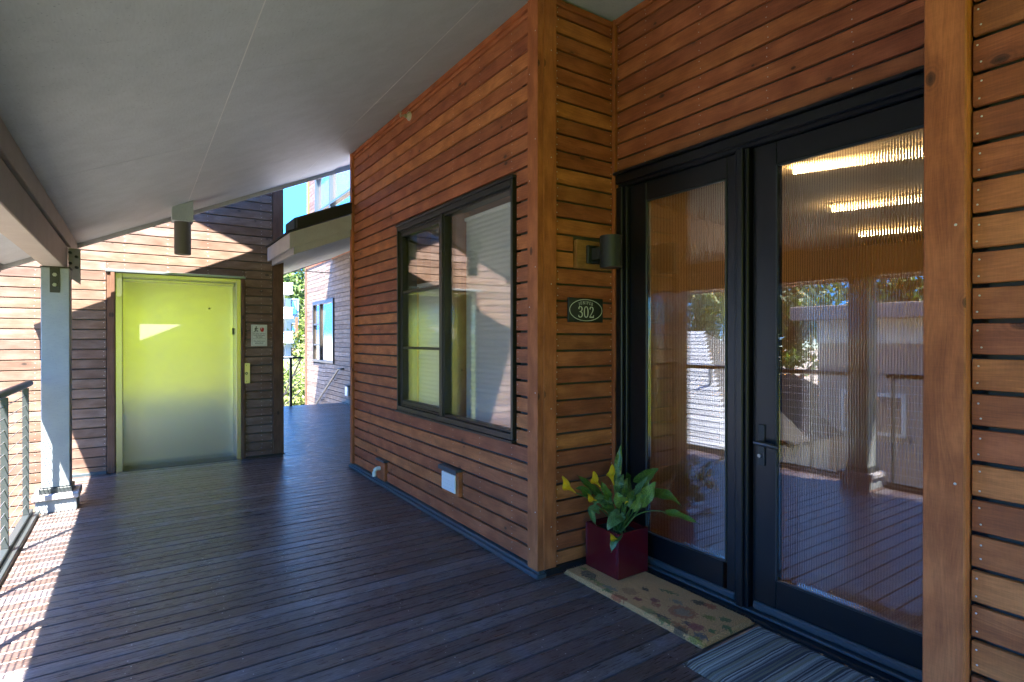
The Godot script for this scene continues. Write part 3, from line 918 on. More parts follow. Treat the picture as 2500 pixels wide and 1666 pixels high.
# both faces of each sheet of a sealed double-glazed unit
func glazing(x: float, z0: float, z1: float, y0: float, y1: float, sheets := 2) -> ArrayMesh:
	var st := tool()
	for k in sheets:
		for f in [0.0, 0.005]:
			var q: float = x + k * 0.017 + f
			quad(st, Vector3(q, y0, z0), Vector3(q, y0, z1), Vector3(q, y1, z1), Vector3(q, y1, z0), Vector3(-1, 0, 0), 2)
	return st.commit()

# reeded glass: vertical half-round ribs on the room side of a solid sheet
func reeded(x: float, z0: float, z1: float, y0: float, y1: float, pitch: float) -> ArrayMesh:
	var st := tool()
	var n := int(round((z1 - z0) / pitch))
	var p := (z1 - z0) / n
	var seg := 8
	var prof := []
	var norm := []
	for i in n:
		for k in seg + (1 if i == n - 1 else 0):
			var s := k / float(seg)
			prof.append(Vector3(x + 0.0055 + 0.0022 * sin(s * PI), 0, z0 + (i + s) * p))
			var slope := 0.0022 * PI / p * cos(s * PI)
			norm.append(Vector3(1, 0, -slope).normalized())
	var up0 := Vector3(0, y0, 0)
	var up1 := Vector3(0, y1, 0)
	var uv := [Vector2.ZERO, Vector2.ZERO, Vector2.ZERO, Vector2.ZERO]
	for i in prof.size() - 1:
		var na: Vector3 = norm[i]
		var nb: Vector3 = norm[i + 1]
		if (i + 1) % seg == 0:
			nb = Vector3(1, 0, 0.0022 * PI / p).normalized()
		add_smooth_quad(st, [prof[i] + up0, prof[i + 1] + up0, prof[i + 1] + up1, prof[i] + up1], [na, nb, nb, na], uv)
		for e in [[y0, -1.0], [y1, 1.0]]:
			var q: Vector3 = prof[i] + Vector3(0, e[0], 0)
			var r: Vector3 = prof[i + 1] + Vector3(0, e[0], 0)
			quad(st, Vector3(x, e[0], q.z), Vector3(x, e[0], r.z), r, q, Vector3(0, e[1], 0), 2)
	quad(st, Vector3(x, y0, z0), Vector3(x, y0, z1), Vector3(x, y1, z1), Vector3(x, y1, z0), Vector3(-1, 0, 0), 2)
	quad(st, Vector3(x, y0, z0), Vector3(x + 0.0055, y0, z0), Vector3(x + 0.0055, y1, z0), Vector3(x, y1, z0), Vector3(0, 0, -1), 1)
	quad(st, Vector3(x, y0, z1), Vector3(x + 0.0055, y0, z1), Vector3(x + 0.0055, y1, z1), Vector3(x, y1, z1), Vector3(0, 0, 1), 1)
	return st.commit()

func build_apartment() -> void:
	var t := thing("apartment", "apartment clad in reddish cedar boards with a window and a recessed glazed entry", "building", Vector3(3.5, 0, -2.0))
	# window wall, seen along its length
	var st := tool()
	var X0 := 2.072
	var X1 := 2.20
	add_box(st, X0, X1, 0.0, 0.80, -6.20, -2.86, 2)
	add_box(st, X0, X1, 2.46, 3.75, -6.20, -2.86, 2)
	add_box(st, X0, X1, 0.80, 2.46, -6.20, -4.885, 2)
	add_box(st, X0, X1, 0.80, 2.46, -3.01, -2.86, 2)
	add_box(st, X1 + 0.001, 6.0, 0.0, 3.75, -6.20, -6.06, 2)
	var w := put(t, "window_wall", st.commit(), M.membrane, Vector3.ZERO)
	var nails := tool()
	var studs := steps(-5.86, -2.9, 0.405)
	clad(w, "x", 2.03, -6.19, -2.812, 0.056, 3.485, 0.049, 0.1031, 0.0155, M.cedar, [[-4.925, -2.975, 0.775, 2.495], [-5.42, -5.20, 0.05, 0.262], [-3.985, -3.69, 0.253, 0.462]], nails, studs)
	end_nails(w, nails)
	bx(t, "frieze_trim", 2.012, 2.05, 3.488, 3.53, -6.19, -2.812, M.trim[1], 0.003)
	bx(t, "corner_trim", 2.005, 2.05, 0.050, 3.535, -6.262, -6.193, M.trim[0], 0.003)
	bx(t, "corner_trim", 2.051, 2.12, 0.050, 3.535, -6.262, -6.225, M.trim[1], 0.003)
	bx(t, "corner_trim", 1.998, 2.043, 0.046, 3.535, -2.808, -2.702, M.trim[0], 0.003)
	bx(t, "corner_trim", 2.0435, 2.142, 0.046, 3.535, -2.744, -2.6995, M.trim[2], 0.003)
	bx(t, "base_flashing", 1.986, 2.056, 0.004, 0.030, -6.27, -2.69, M.flash, 0.004)
	bx(t, "base_flashing", 2.006, 2.056, 0.0305, 0.0495, -6.265, -2.70, M.flash, 0.003)
	bx(t, "base_flashing", 2.0565, 2.63, 0.004, 0.046, -2.735, -2.694, M.black_metal, 0.003)
	build_window(t)
	# recess: return wall beside the door
	st = tool()
	add_box(st, 2.12, 2.80, 0.0, 3.75, -2.858, -2.765)
	var rw := put(t, "return_wall", st.commit(), M.membrane, Vector3.ZERO)
	nails = tool()
	clad(rw, "z", -2.72, 2.144, 2.630, 0.048, 3.50, 0.028, 0.1034, 0.0130, M.cedar, [[2.293, 2.60, 1.885, 2.078]], nails, [])
	end_nails(rw, nails)
	bx(t, "frieze_trim", 2.144, 2.622, 3.503, 3.54, -2.74, -2.708, M.trim[1], 0.003)
	# wall above the door
	st = tool()
	add_box(st, 2.685, 2.82, 2.53, 3.75, -2.744, -0.70, 2)
	var dw := put(t, "door_wall", st.commit(), M.membrane, Vector3.ZERO)
	nails = tool()
	clad(dw, "x", 2.64, -2.690, -0.740, 2.530, 3.51, 0.049, 0.1031, 0.0130, M.cedar, [], nails, steps(-2.44, -0.8, 0.405))
	end_nails(dw, nails)
	bx(t, "frieze_trim", 2.625, 2.66, 3.513, 3.55, -2.690, -0.74, M.trim[0], 0.003)
	bx(t, "corner_bead", 2.620, 2.66, 0.05, 3.55, -2.7185, -2.692, M.trim[0], 0.002)
	# other return wall and the wall to the right of the door
	st = tool()
	add_box(st, 2.12, 2.80, 0.0, 3.75, -0.695, -0.585)
	var lw := put(t, "return_wall", st.commit(), M.membrane, Vector3.ZERO)
	var yy := 0.05
	while yy < 3.45:
		bx(lw, "board", 2.115, 2.635, yy + 0.005, yy + 0.098, -0.72, -0.70, M.cedar[rng.randi() % 10], 0.002)
		yy += 0.1031
	st = tool()
	add_box(st, X0, X1, 0.0, 3.75, -0.584, 1.9, 2)
	add_box(st, X1 + 0.001, 9.0, 0.0, 3.75, 1.76, 1.9, 2)
	var ew := put(t, "entry_wall", st.commit(), M.membrane, Vector3.ZERO)
	nails = tool()
	clad(ew, "x", 2.03, -0.612, 1.9, 0.056, 3.53, 0.0535, 0.1031, 0.0135, M.cedar, [], nails, steps(-0.20, 1.9, 0.405))
	end_nails(ew, nails)
	bx(t, "corner_trim", 1.996, 2.050, 0.046, 3.535, -0.722, -0.616, M.trim[2], 0.004)
	bx(t, "corner_trim", 2.051, 2.114, 0.046, 3.535, -0.7225, -0.70, M.trim[1], 0.003)
	var s := tool()
	for y in [0.30, 1.02, 1.78, 2.55, 3.2]:
		add_head(s, Vector3(1.996, y, -0.640), Vector3(-1, 0, 0), 0.0042)
		add_head(s, Vector3(1.998, y + 0.1, -2.725), Vector3(-1, 0, 0), 0.0042)
		add_head(s, Vector3(1.998, y - 0.14, -2.785), Vector3(-1, 0, 0), 0.0042)
		add_head(s, Vector3(2.10, y, -2.6995), Vector3(0, 0, 1), 0.0042)
	var so := put(t, "nails", s.commit(), M.nail, Vector3.ZERO)
	so.set_meta("kind", "stuff")
	bx(t, "base_flashing", 1.986, 2.056, 0.004, 0.044, -0.73, 1.9, M.flash, 0.004)
	bx(t, "recess_soffit", 2.05, 2.80, 3.552, 3.57, -2.86, -0.58, M.paint, 0.0)
	build_entry(t)
	build_room(t)

func build_window(t: Node) -> void:
	var z0 := -4.905
	var z1 := -2.985
	var y0 := 0.792
	var y1 := 2.478
	var zm := -4.02
	var win := put(t, "window", cbox(0.05, 0.02, z1 - z0 + 0.03, 0.004), M.bronze, Vector3(2.022, y1 + 0.011, (z0 + z1) / 2))
	frame_x(win, "frame", 2.006, 2.09, z0, z1, y0, y1, 0.024, M.bronze, 0.04, 0.04)
	frame_x(win, "frame_step", 2.030, 2.095, z0 + 0.0245, z1 - 0.0245, y0 + 0.0405, y1 - 0.0405, 0.009, M.bronze, 0.016, 0.018)
	bx(win, "sill", 1.994, 2.05, y0 - 0.018, y0 - 0.0005, z0 - 0.008, z1 + 0.008, M.bronze, 0.003)
	bx(win, "mullion", 2.012, 2.0945, y0 + 0.0405, y1 - 0.0405, zm - 0.027, zm + 0.027, M.bronze, 0.004)
	bx(win, "sash", 2.024, 2.096, y0 + 0.058, y1 - 0.060, zm + 0.0275, zm + 0.040, M.bronze, 0.003)
	frame_x(win, "sash", 2.034, 2.0895, z0 + 0.035, zm - 0.0275, y0 + 0.058, y1 - 0.060, 0.034, M.bronze, 0.036, 0.036)
	for y in [1.365, 1.874]:
		bx(win, "glazing_bar", 2.040, 2.086, y - 0.011, y + 0.011, z0 + 0.0695, zm - 0.062, M.bronze, 0.003)
	var p := 0
	for r in [[y0 + 0.0945, 1.354], [1.376, 1.863], [1.885, y1 - 0.0965]]:
		put(win, "pane", glazing(2.060, z0 + 0.0695, zm - 0.062, r[0], r[1]), M.window_pane, Vector3.ZERO)
	put(win, "pane", glazing(2.056, zm + 0.0405, z1 - 0.034, y0 + 0.057, y1 - 0.059), M.window_pane, Vector3.ZERO)
	# timber reveal and pleated shade inside
	bx(win, "reveal", 2.098, 2.36, y0 - 0.02, y1 + 0.02, z0 - 0.02, z0 - 0.0, M.inner_wood, 0.002)
	bx(win, "reveal", 2.098, 2.36, y0 - 0.02, y1 + 0.02, z1, z1 + 0.02, M.inner_wood, 0.002)
	bx(win, "reveal", 2.098, 2.36, y1, y1 + 0.02, z0, z1, M.inner_wood, 0.002)
	bx(win, "reveal", 2.098, 2.36, y0 - 0.02, y0, z0, z1, M.inner_wood, 0.002)
	bx(win, "reveal", 2.10, 2.26, y0 + 0.005, y1 - 0.005, zm - 0.04, zm + 0.04, M.inner_wood, 0.002)
	for r in [[zm + 0.06, z1 - 0.02, y1 - 0.10], [z0 + 0.03, zm - 0.06, 1.93]]:
		var st := tool()
		var y := y0 + 0.02
		var k := 0
		var dy := 0.019
		while y < r[2]:
			var xa := 2.2135 if k % 2 == 0 else 2.217
			var xb := 2.217 if k % 2 == 0 else 2.2135
			quad(st, Vector3(xa, y, r[0]), Vector3(xa, y, r[1]), Vector3(xb, y + dy, r[1]), Vector3(xb, y + dy, r[0]), Vector3(-1, (0.18 if k % 2 == 0 else -0.18), 0).normalized(), 2)
			y += dy
			k += 1
		put(win, "pleated_shade", st.commit(), M.blind, Vector3.ZERO)
		bx(win, "shade_rail", 2.195, 2.228, y + 0.001, y + 0.026, r[0], r[1], M.white_plastic, 0.003)

func build_entry(t: Node) -> void:
	# fixed frame around sidelight and door
	var f := put(t, "entry_frame", cbox(0.14, 0.082, 1.985, 0.004), M.frame, Vector3(2.72, 2.482, -1.7))
	bx(f, "brickmould", 2.622, 2.6495, 2.460, 2.5175, -2.690, -0.73, M.frame, 0.006)
	bx(f, "drip_cap", 2.598, 2.66, 2.518, 2.534, -2.69, -0.73, M.frame, 0.003)
	bx(f, "jamb", 2.630, 2.790, 0.041, 2.4405, -2.690, -2.636, M.frame, 0.005)
	bx(f, "jamb_step", 2.652, 2.790, 0.041, 2.4405, -2.6355, -2.612, M.frame, 0.004)
	bx(f, "jamb", 2.652, 2.790, 0.041, 2.4405, -0.80, -0.742, M.frame, 0.005)
	bx(f, "mullion", 2.640, 2.790, 0.041, 2.4405, -1.815, -1.735, M.frame, 0.006)
	bx(f, "mullion_bead", 2.622, 2.640, 0.041, 2.4405, -1.795, -1.755, M.frame, 0.006)
	bx(f, "threshold", 2.600, 2.800, 0.004, 0.026, -2.690, -0.742, M.frame, 0.005)
	bx(f, "threshold_step", 2.640, 2.800, 0.0262, 0.0405, -2.690, -0.742, M.flash, 0.005)
	# sidelight
	var s := put(t, "sidelight", cbox(0.046, 0.176, 0.56, 0.004), M.frame, Vector3(2.703, 0.134, -2.19))
	bx(s, "stile", 2.682, 2.728, 0.046, 2.44, -2.611, -2.473, M.frame, 0.004)
	bx(s, "stile", 2.682, 2.728, 0.046, 2.44, -1.888, -1.816, M.frame, 0.004)
	bx(s, "rail", 2.682, 2.728, 2.322, 2.44, -2.4725, -1.8885, M.frame, 0.004)
	bx(s, "weather_bar", 2.655, 2.683, 0.046, 0.082, -2.60, -1.82, M.flash, 0.010)
	frame_x(s, "glazing_bead", 2.674, 2.690, -2.4735, -1.8875, 0.2225, 2.3215, 0.010, M.rail)
	put(s, "pane", glazing(2.680, -2.470, -1.890, 0.226, 2.318), M.pane, Vector3.ZERO)
	put(s, "reeded_glass", reeded(2.706, -2.4725, -1.888, 0.2222, 2.322, 0.0116), M.reed, Vector3.ZERO)
	# door
	var d := put(t, "entry_door", cbox(0.05, 0.178, 0.664, 0.004), M.frame, Vector3(2.701, 0.137, -1.268))
	bx(d, "stile", 2.676, 2.726, 0.048, 2.44, -1.730, -1.600, M.frame, 0.004)
	bx(d, "stile", 2.676, 2.726, 0.048, 2.44, -0.935, -0.804, M.frame, 0.004)
	bx(d, "rail", 2.676, 2.726, 2.322, 2.44, -1.5995, -0.9355, M.frame, 0.004)
	bx(d, "weather_bar", 2.648, 2.677, 0.050, 0.090, -1.715, -0.82, M.flash, 0.012)
	frame_x(d, "glazing_bead", 2.668, 2.686, -1.6005, -0.9345, 0.2265, 2.3215, 0.010, M.rail)
	put(d, "pane", glazing(2.678, -1.598, -0.937, 0.230, 2.318), M.pane, Vector3.ZERO)
	put(d, "reeded_glass", reeded(2.704, -1.600, -0.935, 0.2265, 2.322, 0.0116), M.reed, Vector3.ZERO)
	bx(d, "escutcheon", 2.668, 2.6765, 0.795, 1.005, -1.694, -1.658, M.lamp, 0.002)
	var st := tool()
	add_tube(st, [Vector3(2.668, 0.915, -1.676), Vector3(2.628, 0.915, -1.676)], [0.011, 0.011], 10)
	add_tube(st, [Vector3(2.628, 0.917, -1.690), Vector3(2.622, 0.917, -1.650), Vector3(2.622, 0.913, -1.600), Vector3(2.630, 0.906, -1.560)], [0.010, 0.013, 0.013, 0.009], 12)
	put(d, "handle", st.commit(), M.handle, Vector3.ZERO)
	st = tool()
	add_tube(st, [Vector3(2.668, 0.845, -1.684), Vector3(2.660, 0.845, -1.684)], [0.010, 0.009], 12)
	put(d, "key_cylinder", st.commit(), M.bolt, Vector3.ZERO)

func build_room(t: Node) -> void:
	var room := put(t, "room_floor", cbox(6.7, 0.10, 7.8, 0.0), M.inner_floor, Vector3(6.15, -0.056, -2.15))
	bx(room, "room_ceiling", 2.83, 9.0, 2.78, 2.90, -6.05, 1.75, M.inner_ceiling, 0.0)
	bx(room, "room_ceiling", 2.205, 2.829, 2.78, 2.90, -6.05, -2.862, M.inner_ceiling, 0.0)
	bx(room, "room_ceiling", 2.205, 2.829, 2.78, 2.90, -0.58, 1.75, M.inner_ceiling, 0.0)
	bx(room, "room_wall", 9.0, 9.12, 0.0, 2.9, -6.05, 1.75, M.inner_wall, 0.0)
	bx(room, "room_wall", 2.21, 9.0, 0.0, 2.78, -6.05, -5.95, M.inner_wall, 0.0)
	bx(room, "room_wall", 2.81, 9.0, 0.0, 2.78, -3.60, -3.50, M.inner_wall, 0.0)
	bx(room, "room_wall", 2.81, 9.0, 0.0, 2.78, 1.66, 1.75, M.inner_wall, 0.0)
	bx(room, "room_wall", 2.205, 2.81, 0.0, 2.78, -2.97, -2.862, M.inner_wall, 0.0)
	bx(room, "room_wall", 2.205, 2.81, 0.0, 2.78, -0.58, -0.50, M.inner_wall, 0.0)
	bx(t, "upper_slab", 2.83, 9.1, 2.95, 3.30, -6.05, 1.75, M.membrane, 0.0)
	var k := 0
	for x in [4.30, 5.95, 7.7]:
		k += 1
		var l := thing("ceiling_downlight", ["round warm ceiling light closest to the entry door", "middle one of three warm ceiling lights behind the entry door", "warm ceiling light deepest inside the apartment"][k - 1], "light", Vector3(x, 2.775, -2.05 - 0.2 * (k - 1)), "ceiling lights inside the apartment")
		var st := tool()
		var c := Vector3(x, 2.775, -2.05 - 0.2 * (k - 1))
		add_tube(st, [c, c + Vector3(0, -0.012, 0)], [0.085, 0.08], 18)
		put(l, "trim_ring", st.commit(), M.white_plastic, Vector3.ZERO)
		st = tool()
		add_tube(st, [c + Vector3(0, -0.0125, 0), c + Vector3(0, -0.018, 0)], [0.060, 0.055], 18)
		put(l, "lamp_disc", st.commit(), M.glow, Vector3.ZERO)
		var o := OmniLight3D.new()
		o.name = "lamp"
		o.light_color = Color(1.0, 0.78, 0.52)
		o.light_energy = 0.0105
		o.light_size = 0.025
		o.omni_range = 12.0
		o.omni_attenuation = 2.0
		o.shadow_enabled = true
		l.add_child(o)
		o.position = Vector3(0, -0.05, 0)

# ------------------------------------------------------------------ things on and by the walls
func build_fixtures() -> void:
	# wall lamp in the recess
	var t := thing("wall_lamp", "dark grey cylinder wall lamp on a wooden block beside the entry", "lamp", Vector3(2.45, 1.98, -2.72))
	bx(t, "mounting_block", 2.300, 2.596, 1.892, 2.072, -2.738, -2.694, M.block, 0.003)
	bx(t, "back_plate", 2.372, 2.480, 1.925, 2.040, -2.6935, -2.672, M.lamp, 0.004)
	bx(t, "arm", 2.400, 2.452, 1.945, 2.020, -2.6715, -2.60, M.lamp, 0.003)
	var st := tool()
	var c := Vector3(2.437, 0, -2.535)
	add_tube(st, [c + Vector3(0, 1.885, 0), c + Vector3(0, 1.888, 0), c + Vector3(0, 2.078, 0), c + Vector3(0, 2.081, 0)], [0.066, 0.0685, 0.0685, 0.066], 28)
	put(t, "shade", st.commit(), M.lamp, Vector3.ZERO)
	# lamp under the soffit
	t = thing("soffit_downlight", "dark cylinder downlight hanging from a grey block under the soffit", "lamp", Vector3(0.39, 2.78, -6.5))
	put(t, "mounting_block", hexa([Vector3(0.298, 2.615, -6.60), Vector3(0.480, 2.615, -6.60), Vector3(0.480, 2.615, -6.42), Vector3(0.298, 2.615, -6.42), Vector3(0.298, soffit_y(0.298) - 0.0008, -6.60), Vector3(0.480, soffit_y(0.480) - 0.0008, -6.60), Vector3(0.480, soffit_y(0.480) - 0.0008, -6.42), Vector3(0.298, soffit_y(0.298) - 0.0008, -6.42)]), M.paint, Vector3.ZERO)
	st = tool()
	c = Vector3(0.392, 0, -6.51)
	add_tube(st, [c + Vector3(0, 2.614, 0), c + Vector3(0, 2.30, 0), c + Vector3(0, 2.292, 0)], [0.074, 0.074, 0.070], 28)
	put(t, "cylinder", st.commit(), M.downlight, Vector3.ZERO)
	# sprinkler high on the window wall
	t = thing("fire_sprinkler", "small metal sprinkler head sticking out of the cedar wall below the soffit", "sprinkler", Vector3(2.03, 3.43, -4.66))
	c = Vector3(2.03, 3.43, -4.66)
	var n := Vector3(-1, -0.12, 0).normalized()
	st = tool()
	add_tube(st, [c, c + n * 0.012, c + n * 0.030], [0.042, 0.038, 0.018], 18)
	put(t, "escutcheon", st.commit(), M.chrome, Vector3.ZERO)
	st = tool()
	add_tube(st, [c + n * 0.030, c + n * 0.044, c + n * 0.050], [0.016, 0.017, 0.012], 12)
	for s in [-1.0, 1.0]:
		add_tube(st, bezier(c + n * 0.048 + Vector3(0, 0, 0.012 * s), c + n * 0.07 + Vector3(0, 0, 0.020 * s), c + n * 0.086, 5), [0.003, 0.003, 0.003, 0.003, 0.003, 0.003], 6)
	put(t, "frame_arms", st.commit(), M.brass, Vector3.ZERO)
	st = tool()
	add_tube(st, [c + n * 0.086, c + n * 0.090], [0.020, 0.018], 10)
	add_hexa(st, [c + Vector3(-0.112, 0.010, -0.02), c + Vector3(-0.075, 0.014, -0.02), c + Vector3(-0.075, 0.014, 0.02), c + Vector3(-0.112, 0.010, 0.02), c + Vector3(-0.112, 0.012, -0.02), c + Vector3(-0.075, 0.016, -0.02), c + Vector3(-0.075, 0.016, 0.02), c + Vector3(-0.112, 0.012, 0.02)])
	put(t, "deflector", st.commit(), M.brass, Vector3.ZERO)
	# drain outlet and vent cover low on the window wall
	t = thing("drain_outlet", "white elbow drain pipe on a small wooden block low on the wall", "drain pipe", Vector3(2.03, 0.05, -5.3))
	bx(t, "block", 2.006, 2.052, 0.056, 0.240, -5.405, -5.215, M.trim[1], 0.003)
	bx(t, "hood", 1.990, 2.045, 0.2405, 0.256, -5.43, -5.20, M.flash, 0.003)
	st = tool()
	var q := Vector3(2.006, 0.165, -5.335)
	var path := [q]
	path.append_array(bezier(q + Vector3(-0.02, 0, 0), q + Vector3(-0.058, 0, 0), q + Vector3(-0.058, -0.04, 0), 6))
	path.append(q + Vector3(-0.058, -0.072, 0))
	var rad := []
	for i in path.size():
		rad.append(0.021)
	add_tube(st, path, rad, 16)
	put(t, "pipe", st.commit(), M.pipe, Vector3.ZERO)
	t = thing("vent_cover", "white square vent cover on a hooded wooden block under the window", "vent", Vector3(2.03, 0.25, -3.83))
	bx(t, "block", 2.002, 2.052, 0.256, 0.446, -3.975, -3.70, M.trim[2], 0.003)
	bx(t, "hood", 1.976, 2.045, 0.4465, 0.462, -3.985, -3.69, M.flash, 0.003)
	bx(t, "hood_lip", 1.972, 1.9755, 0.430, 0.462, -3.985, -3.69, M.flash, 0.001)
	bx(t, "cover", 1.988, 2.0015, 0.278, 0.415, -3.955, -3.735, M.white_plastic, 0.004)
	for k in 4:
		bx(t, "louvre", 1.9855, 1.9878, 0.297 + k * 0.028, 0.306 + k * 0.028, -3.935, -3.755, M.white_plastic, 0.0005)
	# number sign
	t = thing("unit_number_sign", "small black plaque lettered JUNIPER 302 inside a pale oval", "sign", Vector3(2.385, 1.63, -2.72))
	bx(t, "plaque", 2.240, 2.532, 1.552, 1.706, -2.7185, -2.7065, M.sign_black, 0.002)
	var o := Vector3(2.386, 1.629, -2.7055)
	st = tool()
	for i in 64:
		var a := TAU * i / 64.0
		var b := TAU * (i + 1) / 64.0
		quad(st, o + Vector3(cos(a) * 0.138, sin(a) * 0.070, 0), o + Vector3(cos(b) * 0.138, sin(b) * 0.070, 0), o + Vector3(cos(b) * 0.1335, sin(b) * 0.0655, 0), o + Vector3(cos(a) * 0.1335, sin(a) * 0.0655, 0), Vector3(0, 0, 1))
	put(t, "oval", st.commit(), M.sign_ink, Vector3.ZERO)
	text(t, "number", "302", 0.098, o + Vector3(0, -0.014, 0), M.sign_ink, Vector3.ZERO, 0.86, "Droid Serif")
	var word := "JUNIPER"
	for i in 7:
		var x: float = [-0.057, -0.041, -0.0195, -0.001, 0.0145, 0.0325, 0.0505][i]
		text(t, "letter", word[i], 0.027, o + Vector3(x, 0.0475 - 3.0 * x * x, 0), M.sign_ink, Vector3(0, 0, -x * 3.4), 0.8, "Droid Serif")

func build_mats() -> void:
	var t := thing("coir_doormat", "tan coir doormat printed with faded flowers, in front of the sidelight", "doormat", Vector3(2.4, 0, -2.18))
	var st := tool()
	var x0 := 2.178
	var x1 := 2.594
	var z0 := -2.682
	var z1 := -1.662
	var nu := 60
	var nv := 26
	var f := func(i: int, j: int) -> Vector3:
		var u := i / float(nu)
		var v := j / float(nv)
		var edge: float = minf(minf(u, 1.0 - u) * 1.02, minf(v, 1.0 - v) * 0.416)
		var y: float = 0.010 + 0.018 * clampf(edge / 0.009, 0.0, 1.0)
		var r := 0.0025 * noise_a.get_noise_2d(i * 0.9, j * 0.9)
		return Vector3(lerpf(x1, x0, v) + (r if j == 0 or j == nv else 0.0), y + r * 0.5, lerpf(z0, z1, u) + (r if i == 0 or i == nu else 0.0))
	for i in nu:
		for j in nv:
			var p := [f.call(i, j), f.call(i + 1, j), f.call(i + 1, j + 1), f.call(i, j + 1)]
			var uv := [Vector2(i / float(nu), j / float(nv)), Vector2((i + 1) / float(nu), j / float(nv)), Vector2((i + 1) / float(nu), (j + 1) / float(nv)), Vector2(i / float(nu), (j + 1) / float(nv))]
			var nrm: Vector3 = (p[2] - p[0]).cross(p[3] - p[1]).normalized()
			if nrm.y < 0.0:
				nrm = -nrm
			add_smooth_quad(st, p, [nrm, nrm, nrm, nrm], uv)
	put(t, "pile", st.commit(), M.coir, Vector3.ZERO)
	bx(t, "backing", x0 + 0.004, x1 - 0.004, 0.002, 0.010, z0 + 0.004, z1 - 0.004, M.coir_edge, 0.002)
	# loose fibres along the rim and over the top
	st = tool()
	var r2 := RandomNumberGenerator.new()
	r2.seed = 91
	for k in 5200:
		var p: Vector3
		if k < 1700:
			var side := r2.randi() % 4
			var a := r2.randf()
			p = [Vector3(x0, 0, lerpf(z0, z1, a)), Vector3(x1, 0, lerpf(z0, z1, a)), Vector3(lerpf(x0, x1, a), 0, z1), Vector3(lerpf(x0, x1, a), 0, z0)][side]
			p.y = r2.randf_range(0.004, 0.026)
		else:
			p = Vector3(r2.randf_range(x0, x1), 0.0275, r2.randf_range(z0, z1))
		var d := Vector3(r2.randf_range(-1, 1), r2.randf_range(0.1, 0.7), r2.randf_range(-1, 1)).normalized() * r2.randf_range(0.004, 0.009)
		var sd := d.cross(Vector3(0.3, 1, 0.4)).normalized() * 0.0005
		tri(st, p - sd, p + sd, p + d, Vector3.UP)
	var fb := put(t, "loose_fibres", st.commit(), M.coir_fibre, Vector3.ZERO)
	fb.set_meta("kind", "stuff")
	t = thing("striped_mat", "grey and blue striped loop-pile mat in front of the entry door", "doormat", Vector3(2.3, 0, -1.1))
	st = tool()
	x0 = 2.010
	x1 = 2.592
	z0 = -1.640
	z1 = -0.72
	nu = 46
	nv = 12
	var g := func(i: int, j: int) -> Vector3:
		var e: float = 0.004 if i == 0 or i == nu or j == 0 or j == nv else 0.012
		return Vector3(lerpf(x1, x0, j / float(nv)), e, lerpf(z0, z1, i / float(nu)))
	for i in nu:
		for j in nv:
			var p := [g.call(i, j), g.call(i + 1, j), g.call(i + 1, j + 1), g.call(i, j + 1)]
			var uv := [Vector2(i / float(nu), j / float(nv)), Vector2((i + 1) / float(nu), j / float(nv)), Vector2((i + 1) / float(nu), (j + 1) / float(nv)), Vector2(i / float(nu), (j + 1) / float(nv))]
			add_smooth_quad(st, p, [Vector3.UP, Vector3.UP, Vector3.UP, Vector3.UP], uv)
	put(t, "pile", st.commit(), M.stripe, Vector3.ZERO)
	bx(t, "backing", x0 + 0.002, x1 - 0.002, 0.0015, 0.004, z0 + 0.002, z1 - 0.002, M.ink, 0.0)

